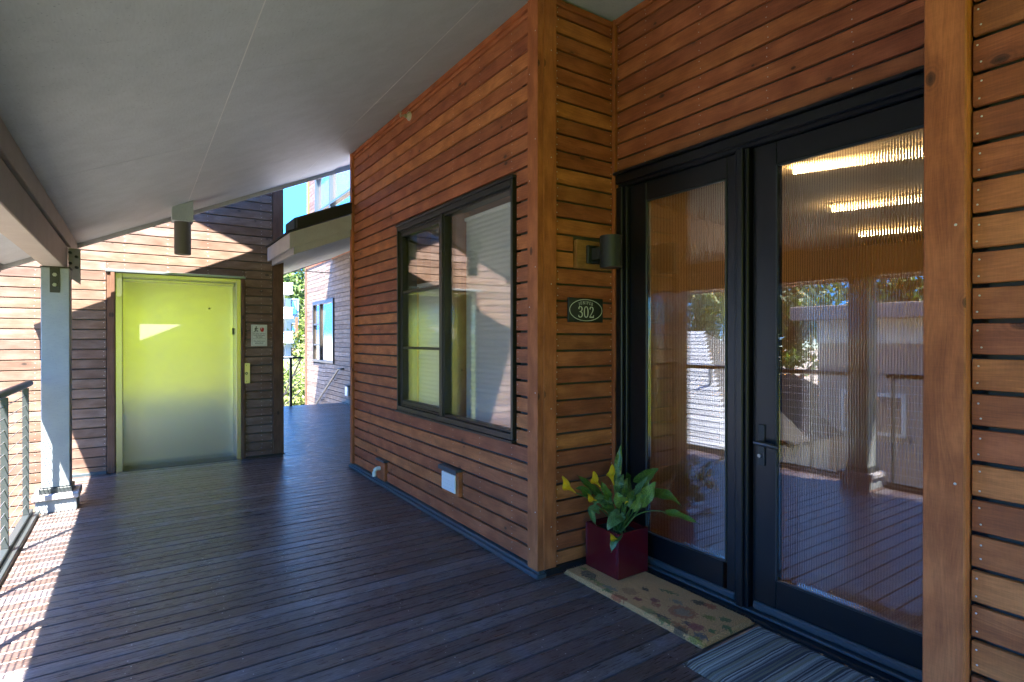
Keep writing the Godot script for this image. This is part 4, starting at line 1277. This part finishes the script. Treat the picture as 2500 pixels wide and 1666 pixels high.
func build_plant() -> void:
	var t := thing("planter", "glossy burgundy cube planter on the coir doormat", "planter", Vector3(2.487, 0.022, -2.52))
	var x0 := 2.340
	var x1 := 2.594
	var z0 := -2.660
	var z1 := -2.372
	var y0 := 0.0296
	var y1 := 0.300
	var w := 0.014
	var st := tool()
	bx(t, "side", x0, x1, y0, y1, z1 - w, z1, M.pot, 0.004)
	bx(t, "side", x0, x1, y0, y1, z0, z0 + w, M.pot, 0.004)
	bx(t, "side", x0, x0 + w, y0, y1, z0 + w, z1 - w, M.pot, 0.003)
	bx(t, "side", x1 - w, x1, y0, y1, z0 + w, z1 - w, M.pot, 0.003)
	bx(t, "soil", x0 + w, x1 - w, y0 + 0.001, y1 - 0.035, z0 + w, z1 - w, M.soil, 0.0)
	st = tool()
	var r := RandomNumberGenerator.new()
	r.seed = 8
	for k in 260:
		var p := Vector3(r.randf_range(x0 + 0.02, x1 - 0.02), y1 - 0.034, r.randf_range(z0 + 0.02, z1 - 0.02))
		add_head(st, p, Vector3.UP, r.randf_range(0.003, 0.008))
	var cr := put(t, "soil_crumbs", st.commit(), M.soil, Vector3.ZERO)
	cr.set_meta("kind", "stuff")
	var plant := thing("calla_lily", "calla lily with yellow trumpet flowers growing in the burgundy planter", "plant", Vector3(2.48, 0.27, -2.5))
	var base := Vector3(2.475, 0.262, -2.500)
	for l in LEAVES:
		var root: Vector3 = base + Vector3(r.randf_range(-0.035, 0.035), 0, r.randf_range(-0.035, 0.035))
		st = tool()
		var mid: Vector3 = l[1]
		var pts := bezier(root, mid * 2.0 - (root + l[2]) / 2.0, l[2], 10)
		var rad := []
		for i in 11:
			rad.append(lerpf(0.0052, 0.0028, i / 10.0))
		add_tube(st, pts, rad, 7)
		put(plant, "stalk", st.commit(), M.stem, Vector3.ZERO)
		put(plant, "leaf", leaf_mesh(l[2], l[3], l[4], l[5], r), M.leaf[l[6]], Vector3.ZERO)
	for l in BLOOMS:
		var root: Vector3 = base + Vector3(r.randf_range(-0.03, 0.03), 0, r.randf_range(-0.03, 0.03))
		st = tool()
		var c := Curve3D.new()
		c.add_point(root, Vector3.ZERO, (l[1] - root) * 0.4)
		c.add_point(l[2], (l[1] - l[2]) * 0.5, (l[3] - l[2]) * 0.4)
		c.add_point(l[3], (l[2] - l[3]) * 0.3)
		var pts := []
		var rad := []
		for i in 13:
			pts.append(c.sample_baked(c.get_baked_length() * i / 12.0))
			rad.append(lerpf(0.0048, 0.0034, i / 12.0))
		add_tube(st, pts, rad, 7)
		put(plant, "stalk", st.commit(), M.stem, Vector3.ZERO)
		put(plant, "flower", bloom_mesh(l[3], l[4], l[5]), M.petal, Vector3.ZERO)

func leaf_mesh(a: Vector3, b: Vector3, c: Vector3, wide: float, r: RandomNumberGenerator) -> ArrayMesh:
	var st := tool()
	var n := 12
	var m := 6
	var ctrl := b * 2.0 - (a + c) / 2.0
	var pts := bezier(a, ctrl, c, n)
	var look := (Vector3(-0.5, 0.55, 0.7) + Vector3(r.randf_range(-0.5, 0.5), r.randf_range(-0.3, 0.3), r.randf_range(-0.5, 0.5))).normalized()
	var phase := r.randf() * TAU
	var grid := []
	for i in n + 1:
		var d: Vector3 = (pts[mini(i + 1, n)] - pts[maxi(i - 1, 0)]).normalized()
		var side := d.cross(look).normalized()
		var up := side.cross(d).normalized()
		var s := i / float(n)
		var w: float = wide * 0.5 * (pow(sin(PI * pow(s * 0.97 + 0.03, 0.62)), 0.8) + (0.25 * (1.0 - s / 0.2) if s < 0.2 else 0.0))
		var row := []
		for j in m + 1:
			var q := j / float(m) * 2.0 - 1.0
			var fold: float = abs(q) * w * 0.35
			var wave: float = sin(s * 13.0 + phase + q * 1.5) * wide * 0.09 * abs(q)
			var back: float = (0.22 * wide * abs(q) if i == 0 else 0.0)
			row.append(pts[i] + side * q * w + up * (fold + wave) - d * back)
		grid.append(row)
	var norms := []
	for i in n + 1:
		var row := []
		for j in m + 1:
			var du: Vector3 = grid[mini(i + 1, n)][j] - grid[maxi(i - 1, 0)][j]
			var dv: Vector3 = grid[i][mini(j + 1, m)] - grid[i][maxi(j - 1, 0)]
			var nn := dv.cross(du).normalized()
			if nn.dot(look) < 0.0:
				nn = -nn
			if nn.length() < 0.5:
				nn = look
			row.append(nn)
		norms.append(row)
	for i in n:
		for j in m:
			add_smooth_quad(st, [grid[i][j], grid[i][j + 1], grid[i + 1][j + 1], grid[i + 1][j]], [norms[i][j], norms[i][j + 1], norms[i + 1][j + 1], norms[i + 1][j]], [Vector2(j / float(m), i / float(n)), Vector2((j + 1) / float(m), i / float(n)), Vector2((j + 1) / float(m), (i + 1) / float(n)), Vector2(j / float(m), (i + 1) / float(n))])
	return st.commit()

# a rolled spathe: a funnel whose rim flares into one pointed lip
func bloom_mesh(a: Vector3, b: Vector3, r: float) -> ArrayMesh:
	var st := tool()
	var d := (b - a).normalized()
	var length := (b - a).length()
	var up := (Vector3.UP - d * d.dot(Vector3.UP))
	up = up.normalized() if up.length() > 0.1 else Vector3(-0.6, 0, 0.8)
	var side := d.cross(up).normalized()
	var n := 10
	var m := 18
	var grid := []
	for i in n + 1:
		var s := i / float(n)
		var row := []
		for j in m + 1:
			var ang := TAU * 0.97 * j / m
			var lip: float = pow(maxf(0.0, cos(ang / 0.97 - PI)), 3.0)
			var rr: float = r * (0.13 + 0.30 * s + 0.62 * pow(s, 4.0) + 0.25 * lip * pow(s, 3.0))
			var along: float = length * s * (0.72 + 0.46 * lip * s * s)
			row.append(a + d * along + (-up * cos(ang) * (1.0 if lip < 0.01 else 1.0) + side * sin(ang)) * rr)
		grid.append(row)
	for i in n:
		for j in m:
			var p := [grid[i][j], grid[i][j + 1], grid[i + 1][j + 1], grid[i + 1][j]]
			var axis: Vector3 = a + d * length * (i + 0.5) / n
			var nn := []
			for q in p:
				nn.append(((q - axis) - d * d.dot(q - axis) * 0.8).normalized())
			add_smooth_quad(st, p, nn, [Vector2.ZERO, Vector2.ZERO, Vector2.ZERO, Vector2.ZERO])
	add_tube(st, [a + d * length * 0.2, a + d * length * 0.72], [r * 0.13, r * 0.10], 7)
	return st.commit()

# ------------------------------------------------------------------ passage and beyond
func build_passage() -> void:
	# low roof over the passage
	var m := 0.413
	var t := thing("passage_roof", "low grey roof with black edge over the passage beside the elevator tower", "roof", Vector3(2.6, 2.3, -9.5))
	var ys := func(x: float) -> float: return 2.345 + m * (x - 1.40)
	put(t, "soffit", slope_slab(1.44, 3.86, -7.40, -6.27, ys.call(1.44), m, 0.02), M.paint, Vector3.ZERO)
	put(t, "soffit", slope_slab(1.545, 3.86, -13.4, -7.402, ys.call(1.545), m, 0.02), M.paint, Vector3.ZERO)
	put(t, "roof_deck", slope_slab(1.56, 3.86, -13.4, -6.27, ys.call(1.56) + 0.022, m, 0.17), M.fascia, Vector3.ZERO)
	put(t, "lower_fascia", slope_slab(1.395, 2.002, -6.268, -6.235, ys.call(1.395) + 0.002, m, 0.10), M.fascia, Vector3.ZERO)
	put(t, "upper_fascia", slope_slab(1.345, 2.002, -6.232, -6.20, 2.400, m, 0.165), M.fascia, Vector3.ZERO)
	bx(t, "eave_fascia", 1.345, 1.375, 2.400, 2.565, -7.40, -6.236, M.fascia, 0.003)
	bx(t, "eave_lower_fascia", 1.396, 1.42, 2.350, 2.420, -7.40, -6.272, M.fascia, 0.003)
	put(t, "roof_edge", slope_slab(1.325, 2.002, -6.30, -6.17, 2.567, m, 0.012), M.roofing, Vector3.ZERO)
	put(t, "roof_edge", slope_slab(1.325, 1.55, -7.39, -6.302, 2.567, m, 0.012), M.roofing, Vector3.ZERO)
	put(t, "edge_cap", slope_slab(1.42, 2.002, -6.225, -6.185, 2.62, m, 0.105), M.black_metal, Vector3.ZERO)
	put(t, "edge_upstand", slope_slab(1.45, 3.86, -6.9, -6.45, 2.64, m, 0.14), M.flash, Vector3.ZERO)
	bx(t, "far_fascia", 3.0, 3.86, 3.0, 3.02, -13.44, -13.402, M.fascia, 0.002)
	put(t, "far_rake_fascia", slope_slab(1.545, 3.86, -13.43, -13.401, ys.call(1.545) - 0.02, m, 0.2), M.fascia, Vector3.ZERO)
	# building along the far side of the passage
	var b := thing("annex_building", "weathered cedar building across the passage with tall windows and a stair rail", "building", Vector3(5.0, -6.5, -13.0))
	var X := 3.87
	var st := tool()
	add_box(st, X + 0.045, X + 0.2, -6.5, 0.86, -15.86, -6.3, 2)
	add_box(st, X + 0.045, X + 0.2, 2.38, 3.60, -15.86, -6.3, 2)
	add_box(st, X + 0.045, X + 0.2, 0.86, 2.38, -15.86, -15.10, 2)
	add_box(st, X + 0.045, X + 0.2, 0.86, 2.38, -13.26, -6.3, 2)
	add_box(st, X + 0.201, 9.0, -6.5, 3.6, -15.86, -15.70, 2)
	add_box(st, X + 0.201, 9.0, -6.5, 3.6, -6.45, -6.3, 2)
	add_box(st, 8.9, 9.0, -6.5, 3.6, -15.7, -6.45, 2)
	var w := put(b, "wall", st.commit(), M.membrane, Vector3.ZERO)
	clad(w, "x", X, -15.80, -14.0, -1.9, 3.50, 0.0, 0.1031, 0.009, M.silver, [[-15.12, -13.24, 0.84, 2.40]], null, [])
	clad(w, "x", X, -13.998, -9.9, -0.4, 3.50, 0.02, 0.1031, 0.009, M.silver, [[-15.12, -13.24, 0.84, 2.40]], null, [])
	bx(b, "corner_trim", X - 0.03, X + 0.03, -3.0, 3.5, -15.90, -15.802, M.aged_trim, 0.003)
	bx(b, "frieze_trim", X - 0.02, X + 0.02, 3.345, 3.39, -15.8, -6.3, M.trim[0], 0.002)
	var win := put(b, "window", cbox(0.05, 0.03, 1.84, 0.003), M.bronze, Vector3(X - 0.005, 2.395, -14.18))
	frame_x(win, "frame", X - 0.03, X + 0.05, -15.10, -13.26, 0.86, 2.38, 0.06, M.bronze)
	bx(win, "mullion", X - 0.025, X + 0.05, 0.92, 2.32, -14.50, -14.40, M.bronze, 0.003)
	for y in [1.30, 1.82]:
		bx(win, "glazing_bar", X - 0.02, X + 0.045, y - 0.02, y + 0.02, -15.04, -14.50, M.bronze, 0.002)
	put(win, "pane", sheet_x(X + 0.02, -15.04, -14.50, 0.92, 2.32), M.far_pane, Vector3.ZERO)
	put(win, "pane", sheet_x(X + 0.022, -14.40, -13.32, 0.92, 2.32), M.far_pane, Vector3.ZERO)
	# upper storey with a band of windows
	st = tool()
	add_box(st, X + 0.35, X + 0.55, 3.6, 4.35, -16.9, -6.6, 2)
	add_box(st, X + 0.35, X + 0.55, 5.95, 9.0, -16.9, -6.6, 2)
	add_box(st, X + 0.35, X + 0.55, 4.35, 5.95, -16.9, -16.0, 2)
	add_box(st, X + 0.551, 9.0, 3.6, 9.0, -16.9, -16.7, 2)
	add_box(st, 8.9, 9.0, 3.6, 9.0, -16.7, -6.6, 2)
	var u := put(b, "upper_wall", st.commit(), M.membrane, Vector3.ZERO)
	clad(u, "x", X + 0.325, -16.85, -6.6, 3.6, 9.0, 0.0, 0.1031, 0.009, M.aged, [[-16.0, -6.5, 4.33, 5.97]], null, [])
	bx(b, "corner_trim", X + 0.29, X + 0.36, 3.6, 9.0, -16.95, -16.852, M.trim[2], 0.003)
	var uw := put(b, "upper_window", cbox(0.10, 0.07, 9.4, 0.003), M.flash, Vector3(X + 0.32, 5.93, -11.3))
	bx(uw, "sill", X + 0.27, X + 0.38, 4.33, 4.40, -16.0, -6.6, M.flash, 0.003)
	bx(uw, "transom", X + 0.27, X + 0.38, 4.90, 4.96, -15.93, -6.6, M.flash, 0.003)
	for z in [-15.96, -14.6, -12.4, -10.2, -8.0]:
		bx(uw, "mullion", X + 0.265, X + 0.385, 4.401, 5.894, z - 0.035, z + 0.035, M.flash, 0.003)
	for z in [[-15.92, -14.64], [-14.56, -12.44], [-12.36, -10.24], [-10.16, -8.04]]:
		put(uw, "pane", sheet_x(X + 0.35, z[0], z[1], 4.40, 4.90), M.far_pane, Vector3.ZERO)
		put(uw, "pane", sheet_x(X + 0.35, z[0], z[1], 4.96, 5.89), M.far_pane, Vector3.ZERO)
	# handrail of the stairs going down, vent and conduit cover
	st = tool()
	add_tube(st, [Vector3(X - 0.02, 0.78, -12.45), Vector3(X - 0.09, 0.78, -12.45), Vector3(X - 0.09, 0.77, -12.62), Vector3(X - 0.09, -0.28, -14.7)], [0.02, 0.022, 0.022, 0.022], 10)
	var h := thing("stair_handrail", "dark handrail sloping down the weathered wall beyond the deck", "handrail", Vector3(X - 0.05, 0.3, -13.5))
	put(h, "rail", st.commit(), M.rail, Vector3.ZERO)
	for q in [0.2, 0.72]:
		st = tool()
		var p := Vector3(X - 0.09, 0.77, -12.62).lerp(Vector3(X - 0.09, -0.28, -14.7), q)
		add_tube(st, [p + Vector3(0, -0.02, 0), p + Vector3(0.02, -0.07, 0), p + Vector3(0.088, -0.07, 0)], [0.008, 0.008, 0.008], 6)
		put(h, "bracket", st.commit(), M.rail, Vector3.ZERO)
	var v := thing("outdoor_socket", "white socket box low on the weathered wall in the passage", "socket", Vector3(X, 0.3, -12.2))
	bx(v, "box", X - 0.05, X - 0.003, 0.20, 0.40, -12.30, -12.12, M.white_plastic, 0.006)
	bx(v, "hood", X - 0.06, X - 0.003, 0.401, 0.42, -12.32, -12.10, M.flash, 0.003)
	v = thing("conduit_cover", "tall white cover strip on the weathered wall in the passage", "cover strip", Vector3(X, 0.05, -11.9))
	bx(v, "strip", X - 0.045, X - 0.003, 0.10, 1.25, -11.75, -11.62, M.white_plastic, 0.004)
	bx(v, "cap", X - 0.052, X - 0.003, 1.251, 1.28, -11.76, -11.61, M.white_plastic, 0.004)
	v = thing("passage_sprinkler", "small sprinkler head high on the weathered wall in the passage", "sprinkler", Vector3(X, 3.18, -11.6))
	st = tool()
	add_tube(st, [Vector3(X - 0.002, 3.20, -11.75), Vector3(X - 0.03, 3.19, -11.75)], [0.045, 0.03], 12)
	put(v, "escutcheon", st.commit(), M.bolt, Vector3.ZERO)
	st = tool()
	add_tube(st, [Vector3(X - 0.03, 3.19, -11.75), Vector3(X - 0.10, 3.18, -11.75), Vector3(X - 0.11, 3.18, -11.75)], [0.018, 0.014, 0.03], 10)
	put(v, "head", st.commit(), M.brass, Vector3.ZERO)
	# stair newel and its sloping rails at the end of the deck
	var r := thing("stair_newel", "black steel newel post with sloping rails at the head of the stairs", "railing", Vector3(2.77, 0, -12.7))
	bx(r, "post", 2.745, 2.795, 0.002, 1.02, -12.70, -12.65, M.black_metal, 0.003)
	bx(r, "rail", 1.60, 3.02, 1.021, 1.06, -12.70, -12.65, M.black_metal, 0.003)
	st = tool()
	for k in 4:
		add_tube(st, [Vector3(2.98, 1.02 - k * 0.24, -12.72), Vector3(2.80, 0.62 - k * 0.24, -13.6)], [0.012, 0.012], 6)
	add_tube(st, [Vector3(3.0, 1.04, -12.7), Vector3(3.0, 0.0, -14.6)], [0.02, 0.02], 8)
	put(r, "sloping_rails", st.commit(), M.black_metal, Vector3.ZERO)

func leaf_cloud(seed_: int, centre: Vector3, radii: Vector3, clumps: int, per: int, size: float, flat_bottom := 0.0) -> ArrayMesh:
	var r := RandomNumberGenerator.new()
	r.seed = seed_
	var st := tool()
	for c in clumps:
		var d := Vector3(r.randfn(), r.randfn(), r.randfn()).normalized()
		var rad := pow(r.randf(), 0.35)
		var p := centre + d * radii * rad * (0.85 + 0.3 * noise_a.get_noise_3d(d.x * 2.0 + seed_, d.y * 2.0, d.z * 2.0))
		if flat_bottom > 0.0 and p.y < centre.y - radii.y * flat_bottom:
			p.y = centre.y - radii.y * flat_bottom * r.randf()
		var cs := size * r.randf_range(2.0, 4.2)
		for k in per:
			var q := p + Vector3(r.randfn(), r.randfn() * 0.7, r.randfn()) * cs * 0.5
			var n := (d + Vector3(r.randfn(), r.randfn() + 0.6, r.randfn()) * 0.7).normalized()
			var u := n.cross(Vector3(r.randfn(), r.randfn(), r.randfn())).normalized() * size * r.randf_range(0.6, 1.1)
			var v := n.cross(u).normalized() * size * r.randf_range(0.3, 0.55)
			st.set_normal(n)
			for w in [q - u, q + v, q + u, q - u, q + u, q - v]:
				st.set_normal(n)
				st.add_vertex(w)
	return st.commit()

func tree(label: String, at: Vector3, h: float, cr: Vector3, seed_: int, m: Material, group: String, leaf := 0.16, clumps := 170, per := 26) -> Node3D:
	var t := thing("leafy_tree", label, "tree", at, group)
	var r := RandomNumberGenerator.new()
	r.seed = seed_
	var st := tool()
	var top := at + Vector3(r.randf_range(-0.4, 0.4), h * 0.72, r.randf_range(-0.4, 0.4))
	var pts := bezier(at, at + Vector3(r.randf_range(-0.3, 0.3), h * 0.4, r.randf_range(-0.3, 0.3)), top, 8)
	var rad := []
	for i in 9:
		rad.append(h * lerpf(0.026, 0.006, i / 8.0))
	add_tube(st, pts, rad, 9)
	for k in 9:
		var a := r.randf() * TAU
		var s: Vector3 = pts[3 + k % 5]
		var e := s + Vector3(cos(a) * cr.x * 0.75, r.randf_range(0.15, 0.5) * cr.y, sin(a) * cr.z * 0.75)
		add_tube(st, bezier(s, s.lerp(e, 0.5) + Vector3(0, cr.y * 0.08, 0), e, 5), [h * 0.010, h * 0.008, h * 0.006, h * 0.004, h * 0.003, h * 0.001], 6)
	put(t, "trunk", st.commit(), M.bark, Vector3.ZERO)
	put(t, "crown", leaf_cloud(seed_ * 7 + 1, at + Vector3(0, h - cr.y * 0.95, 0), cr, clumps, per, leaf), m, Vector3.ZERO)
	return t

func build_beyond() -> void:
	# balcony block far beyond the stairs
	var zf := -70.0
	var t := thing("balcony_block", "distant white and blue grey block with stacked glass-railed balconies", "building", Vector3(14.0, -6.5, zf))
	bx(t, "wall", 7.0, 14.6, -6.5, 6.75, zf - 8, zf, M.cream, 0.02)
	bx(t, "stair_wall", 14.6, 16.1, -6.5, 6.2, zf - 8, zf + 0.6, M.blue_grey, 0.02)
	bx(t, "penthouse", 7.0, 13.6, 6.76, 9.4, zf - 8, zf - 2.5, M.cream, 0.02)
	for k in 4:
		var y := -1.6 + 2.83 * k
		bx(t, "balcony_slab", 7.2, 15.1, y - 0.25, y, zf + 0.01, zf + 2.2, M.white, 0.02)
		var g := bx(t, "balcony_rail", 7.2, 15.1, y + 0.95, y + 1.03, zf + 2.1, zf + 2.2, M.white, 0.02)
		bx(g, "glass_panel", 7.3, 15.0, y + 0.05, y + 0.94, zf + 2.12, zf + 2.16, M.blue_glass, 0.0)
		if k == 3:
			continue
		for x in [8.0, 10.6, 13.0]:
			var w := bx(t, "window", x, x + 1.5, y + 0.1, y + 2.1, zf + 0.005, zf + 0.05, M.bronze, 0.0)
			bx(w, "pane", x + 0.1, x + 1.4, y + 0.2, y + 2.0, zf + 0.051, zf + 0.07, M.far_pane, 0.0)
		var s := bx(t, "window", 15.2, 15.9, y + 0.2, y + 2.0, zf + 0.605, zf + 0.65, M.bronze, 0.0)
		bx(s, "pane", 15.28, 15.82, y + 0.3, y + 1.9, zf + 0.651, zf + 0.67, M.far_pane, 0.0)
	bx(t, "timber_panel", 15.3, 15.6, 1.6, 4.0, zf + 2.22, zf + 2.35, M.aged_trim, 0.01)
	# green around it
	tree("bright tall tree rising right behind the distant balcony block", Vector3(19, -6.5, -84), 21.0, Vector3(6, 8, 5), 3, M.crown[0], "distant trees", 0.42, 260, 30)
	tree("darker tall tree farther behind the distant balcony block", Vector3(16, -6.5, -95), 24.0, Vector3(7, 9, 6), 4, M.crown[1], "distant trees", 0.46, 260, 30)
	tree("bright green tree beside the distant balcony block", Vector3(17.6, -6.5, -68), 12.5, Vector3(2.2, 6.0, 2.6), 5, M.crown[2], "distant trees", 0.30, 220, 28)
	var lawn := bx(self, "lawn", 6.0, 30.0, -6.49, -0.9, -64, -40, M.lawn, 0.0)
	lawn.set_meta("kind", "structure")
	for p in [[Vector3(5.3, -0.75, -21.5), Vector3(2.3, 1.5, 1.3), 21], [Vector3(7.2, -0.9, -26.0), Vector3(2.4, 1.9, 1.6), 22]]:
		var s := thing("hedge_shrub", "sunlit leafy shrub below the stairs at the end of the passage" if p[2] == 21 else "taller leafy shrub behind the sunlit one below the stairs", "shrub", Vector3(p[0].x, -6.5, p[0].z))
		put(s, "foliage", leaf_cloud(p[2], p[0], p[1], 420, 26, 0.085), M.crown[3], Vector3.ZERO)
		var st := tool()
		for k in 5:
			add_tube(st, [Vector3(p[0].x + (k - 2) * 0.35, -6.5, p[0].z), p[0] + Vector3((k - 2) * 0.5, 0.3, 0)], [0.07, 0.03], 6)
		put(s, "stems", st.commit(), M.bark, Vector3.ZERO)
	# across the open side: mirrored in the door glass
	var h := thing("shingle_house", "neighbouring house with grey shingle hip roof below deck level", "house", Vector3(-13, -6.5, -12))
	bx(h, "wall", -18.0, -8.6, -6.5, -1.75, -20.5, -9.8, M.cream, 0.02)
	var E := [Vector3(-18.5, -1.75, -21), Vector3(-8.1, -1.75, -21), Vector3(-8.1, -1.75, -9.3), Vector3(-18.5, -1.75, -9.3)]
	var r0 := Vector3(-13.3, 1.75, -16.0)
	var r1 := Vector3(-13.3, 1.75, -14.3)
	var st := tool()
	for f in [[E[0], E[1], r0, r0], [E[1], E[2], r1, r0], [E[2], E[3], r1, r1], [E[3], E[0], r0, r1]]:
		var n: Vector3 = (f[1] - f[0]).cross(f[2] - f[0]).normalized()
		if n.y < 0:
			n = -n
		tri(st, f[0], f[1], f[2], n)
		if f[3] != f[2]:
			tri(st, f[0], f[2], f[3], n)
	tri(st, E[0], E[1], E[2], Vector3.DOWN)
	tri(st, E[0], E[2], E[3], Vector3.DOWN)
	var roof := put(h, "roof", st.commit(), M.roofing, Vector3.ZERO)
	# shingle courses on the slope that faces the deck
	var rows := 26
	for i in rows:
		var s0 := i / float(rows)
		var s1 := (i + 1.0) / rows
		var za0 := lerpf(-21.0, -16.0, s0)
		var zb0 := lerpf(-9.3, -14.3, s0)
		var x0 := lerpf(-8.1, -13.3, s0)
		var x1 := lerpf(-8.1, -13.3, s1)
		var y0 := lerpf(-1.75, 1.75, s0) + 0.03
		var y1 := lerpf(-1.75, 1.75, s1) + 0.005
		put(roof, "shingle_course", hexa([Vector3(x0, y0 - 0.03, za0), Vector3(x1, y1 - 0.02, za0), Vector3(x1, y1 - 0.02, zb0), Vector3(x0, y0 - 0.03, zb0), Vector3(x0, y0, za0), Vector3(x1, y1, za0), Vector3(x1, y1, zb0), Vector3(x0, y0, zb0)], 2), M.shingle[i % 4], Vector3.ZERO)
	bx(roof, "vent_box", -9.9, -9.6, -0.6, -0.32, -12.6, -12.3, M.steel_dark, 0.01)
	bx(roof, "vent_pipe", -10.6, -10.5, -0.2, 0.45, -11.9, -11.8, M.bolt, 0.01)
	var b := thing("flat_roof_house", "neighbouring flat-roofed house with brown siding and a cream band under its eaves", "house", Vector3(-17, -6.5, -2.0))
	bx(b, "wall", -21.0, -14.2, -6.5, 1.30, -10.2, 6.0, M.brown, 0.02)
	bx(b, "upper_band", -21.02, -14.18, 1.30, 2.09, -10.22, 6.02, M.cream, 0.02)
	bx(b, "roof", -21.6, -13.5, 2.09, 2.55, -10.8, 6.6, M.brown, 0.02)
	for z in [-9.4, -6.7, -4.0, -1.3, 1.4, 4.1]:
		var w := bx(b, "window", -14.21, -14.12, -1.6, -0.25, z, z + 1.9, M.cream, 0.01)
		bx(w, "pane", -14.13, -14.105, -1.48, -0.37, z + 0.12, z + 1.78, M.far_pane, 0.0)
	var k := 0
	for p in [[-24.5, -7.5, 14.0], [-25.0, -2.0, 15.5], [-25.0, 3.0, 14.5], [-27.0, -12.5, 15.0], [-20.5, -15.0, 14.5], [-23.0, -21.0, 15.0], [-30.0, -5.0, 18.0], [-31.0, -10.0, 18.5]]:
		tree(["mid green leafy tree rising behind the neighbouring houses", "dark green leafy tree rising behind the neighbouring houses", "yellowish green leafy tree rising behind the neighbouring houses"][k % 3], Vector3(p[0], -6.5, p[1]), p[2], Vector3(3.0, 4.6, 3.0), 40 + k, M.crown[k % 3], "trees behind the neighbouring houses", 0.22, 200, 26)
		k += 1

func _ready() -> void:
	rng.seed = 2024
	# camera
	var cam := Camera3D.new()
	cam.name = "camera"
	add_child(cam)
	cam.position = Vector3(0, 1.445, 0)
	cam.rotation_degrees = Vector3(-0.2, -33.873, 0)
	cam.fov = 62.64
	cam.near = 0.05
	cam.far = 2000.0
	cam.current = true
	# sky, exposure
	var env := Environment.new()
	env.background_mode = Environment.BG_SKY
	var sky := Sky.new()
	var sm := ProceduralSkyMaterial.new()
	sm.sky_top_color = lin(0.014, 0.066, 0.210)
	sm.sky_horizon_color = lin(0.0115, 0.080, 0.215)
	sm.sky_curve = 0.16
	sm.ground_horizon_color = Color(0.50, 0.55, 0.52)
	sm.ground_bottom_color = Color(0.25, 0.25, 0.22)
	sm.sky_energy_multiplier = 1.0
	sky.sky_material = sm
	env.sky = sky
	env.tonemap_mode = Environment.TONE_MAPPER_LINEAR
	env.tonemap_exposure = 29.0
	env.sdfgi_enabled = true
	env.ssao_enabled = true
	env.ssil_enabled = true
	var we := WorldEnvironment.new()
	we.name = "environment"
	we.environment = env
	add_child(we)
	# sun: high, from behind the camera's left shoulder
	var sun := DirectionalLight3D.new()
	sun.name = "sun"
	sun.light_color = Color(1.0, 0.96, 0.90)
	sun.light_energy = 0.6
	sun.light_angular_distance = 0.5
	sun.shadow_enabled = true
	add_child(sun)
	sun.look_at_from_position(Vector3.ZERO, Vector3(0.68, -2.08, -1.0), Vector3.UP)
	make_textures()
	make_materials()
	M.flash_light = mat(lin(0.30, 0.36, 0.42), 0.3, 0.7)
	M.handle = mat(lin(0.10, 0.11, 0.13), 0.35, 0.7)
	M.block = grain(lin(0.42, 0.22, 0.07), TX.cedar, 0.6, Vector2(0.1, 0.7), 0.5, 2.0, 0.1)
	M.downlight = mat(lin(0.10, 0.09, 0.08), 0.5)
	M.chrome = mat(lin(0.72, 0.72, 0.70), 0.35, 0.4)
	M.brass = mat(lin(0.40, 0.42, 0.28), 0.35, 0.8)
	M.coir_fibre = mat(lin(0.42, 0.30, 0.17), 0.95)
	M.lawn = mat(lin(0.16, 0.22, 0.05), 0.95)
	M.blue_glass = mat(Color(0.85, 0.93, 0.95, 0.25), 0.05)
	M.blue_glass.transparency = BaseMaterial3D.TRANSPARENCY_ALPHA
	M.glow = mat(lin(1, 0.85, 0.6), 0.5)
	M.glow.emission_enabled = true
	M.glow.emission = Color(1.0, 0.74, 0.46)
	M.glow.emission_energy_multiplier = 0.22
	build_ground()
	build_deck()
	build_walkway_roof()
	build_columns()
	build_tower()
	build_apartment()
	build_passage()
	build_railing()
	build_beyond()
	build_fixtures()
	build_mats()
	build_plant()
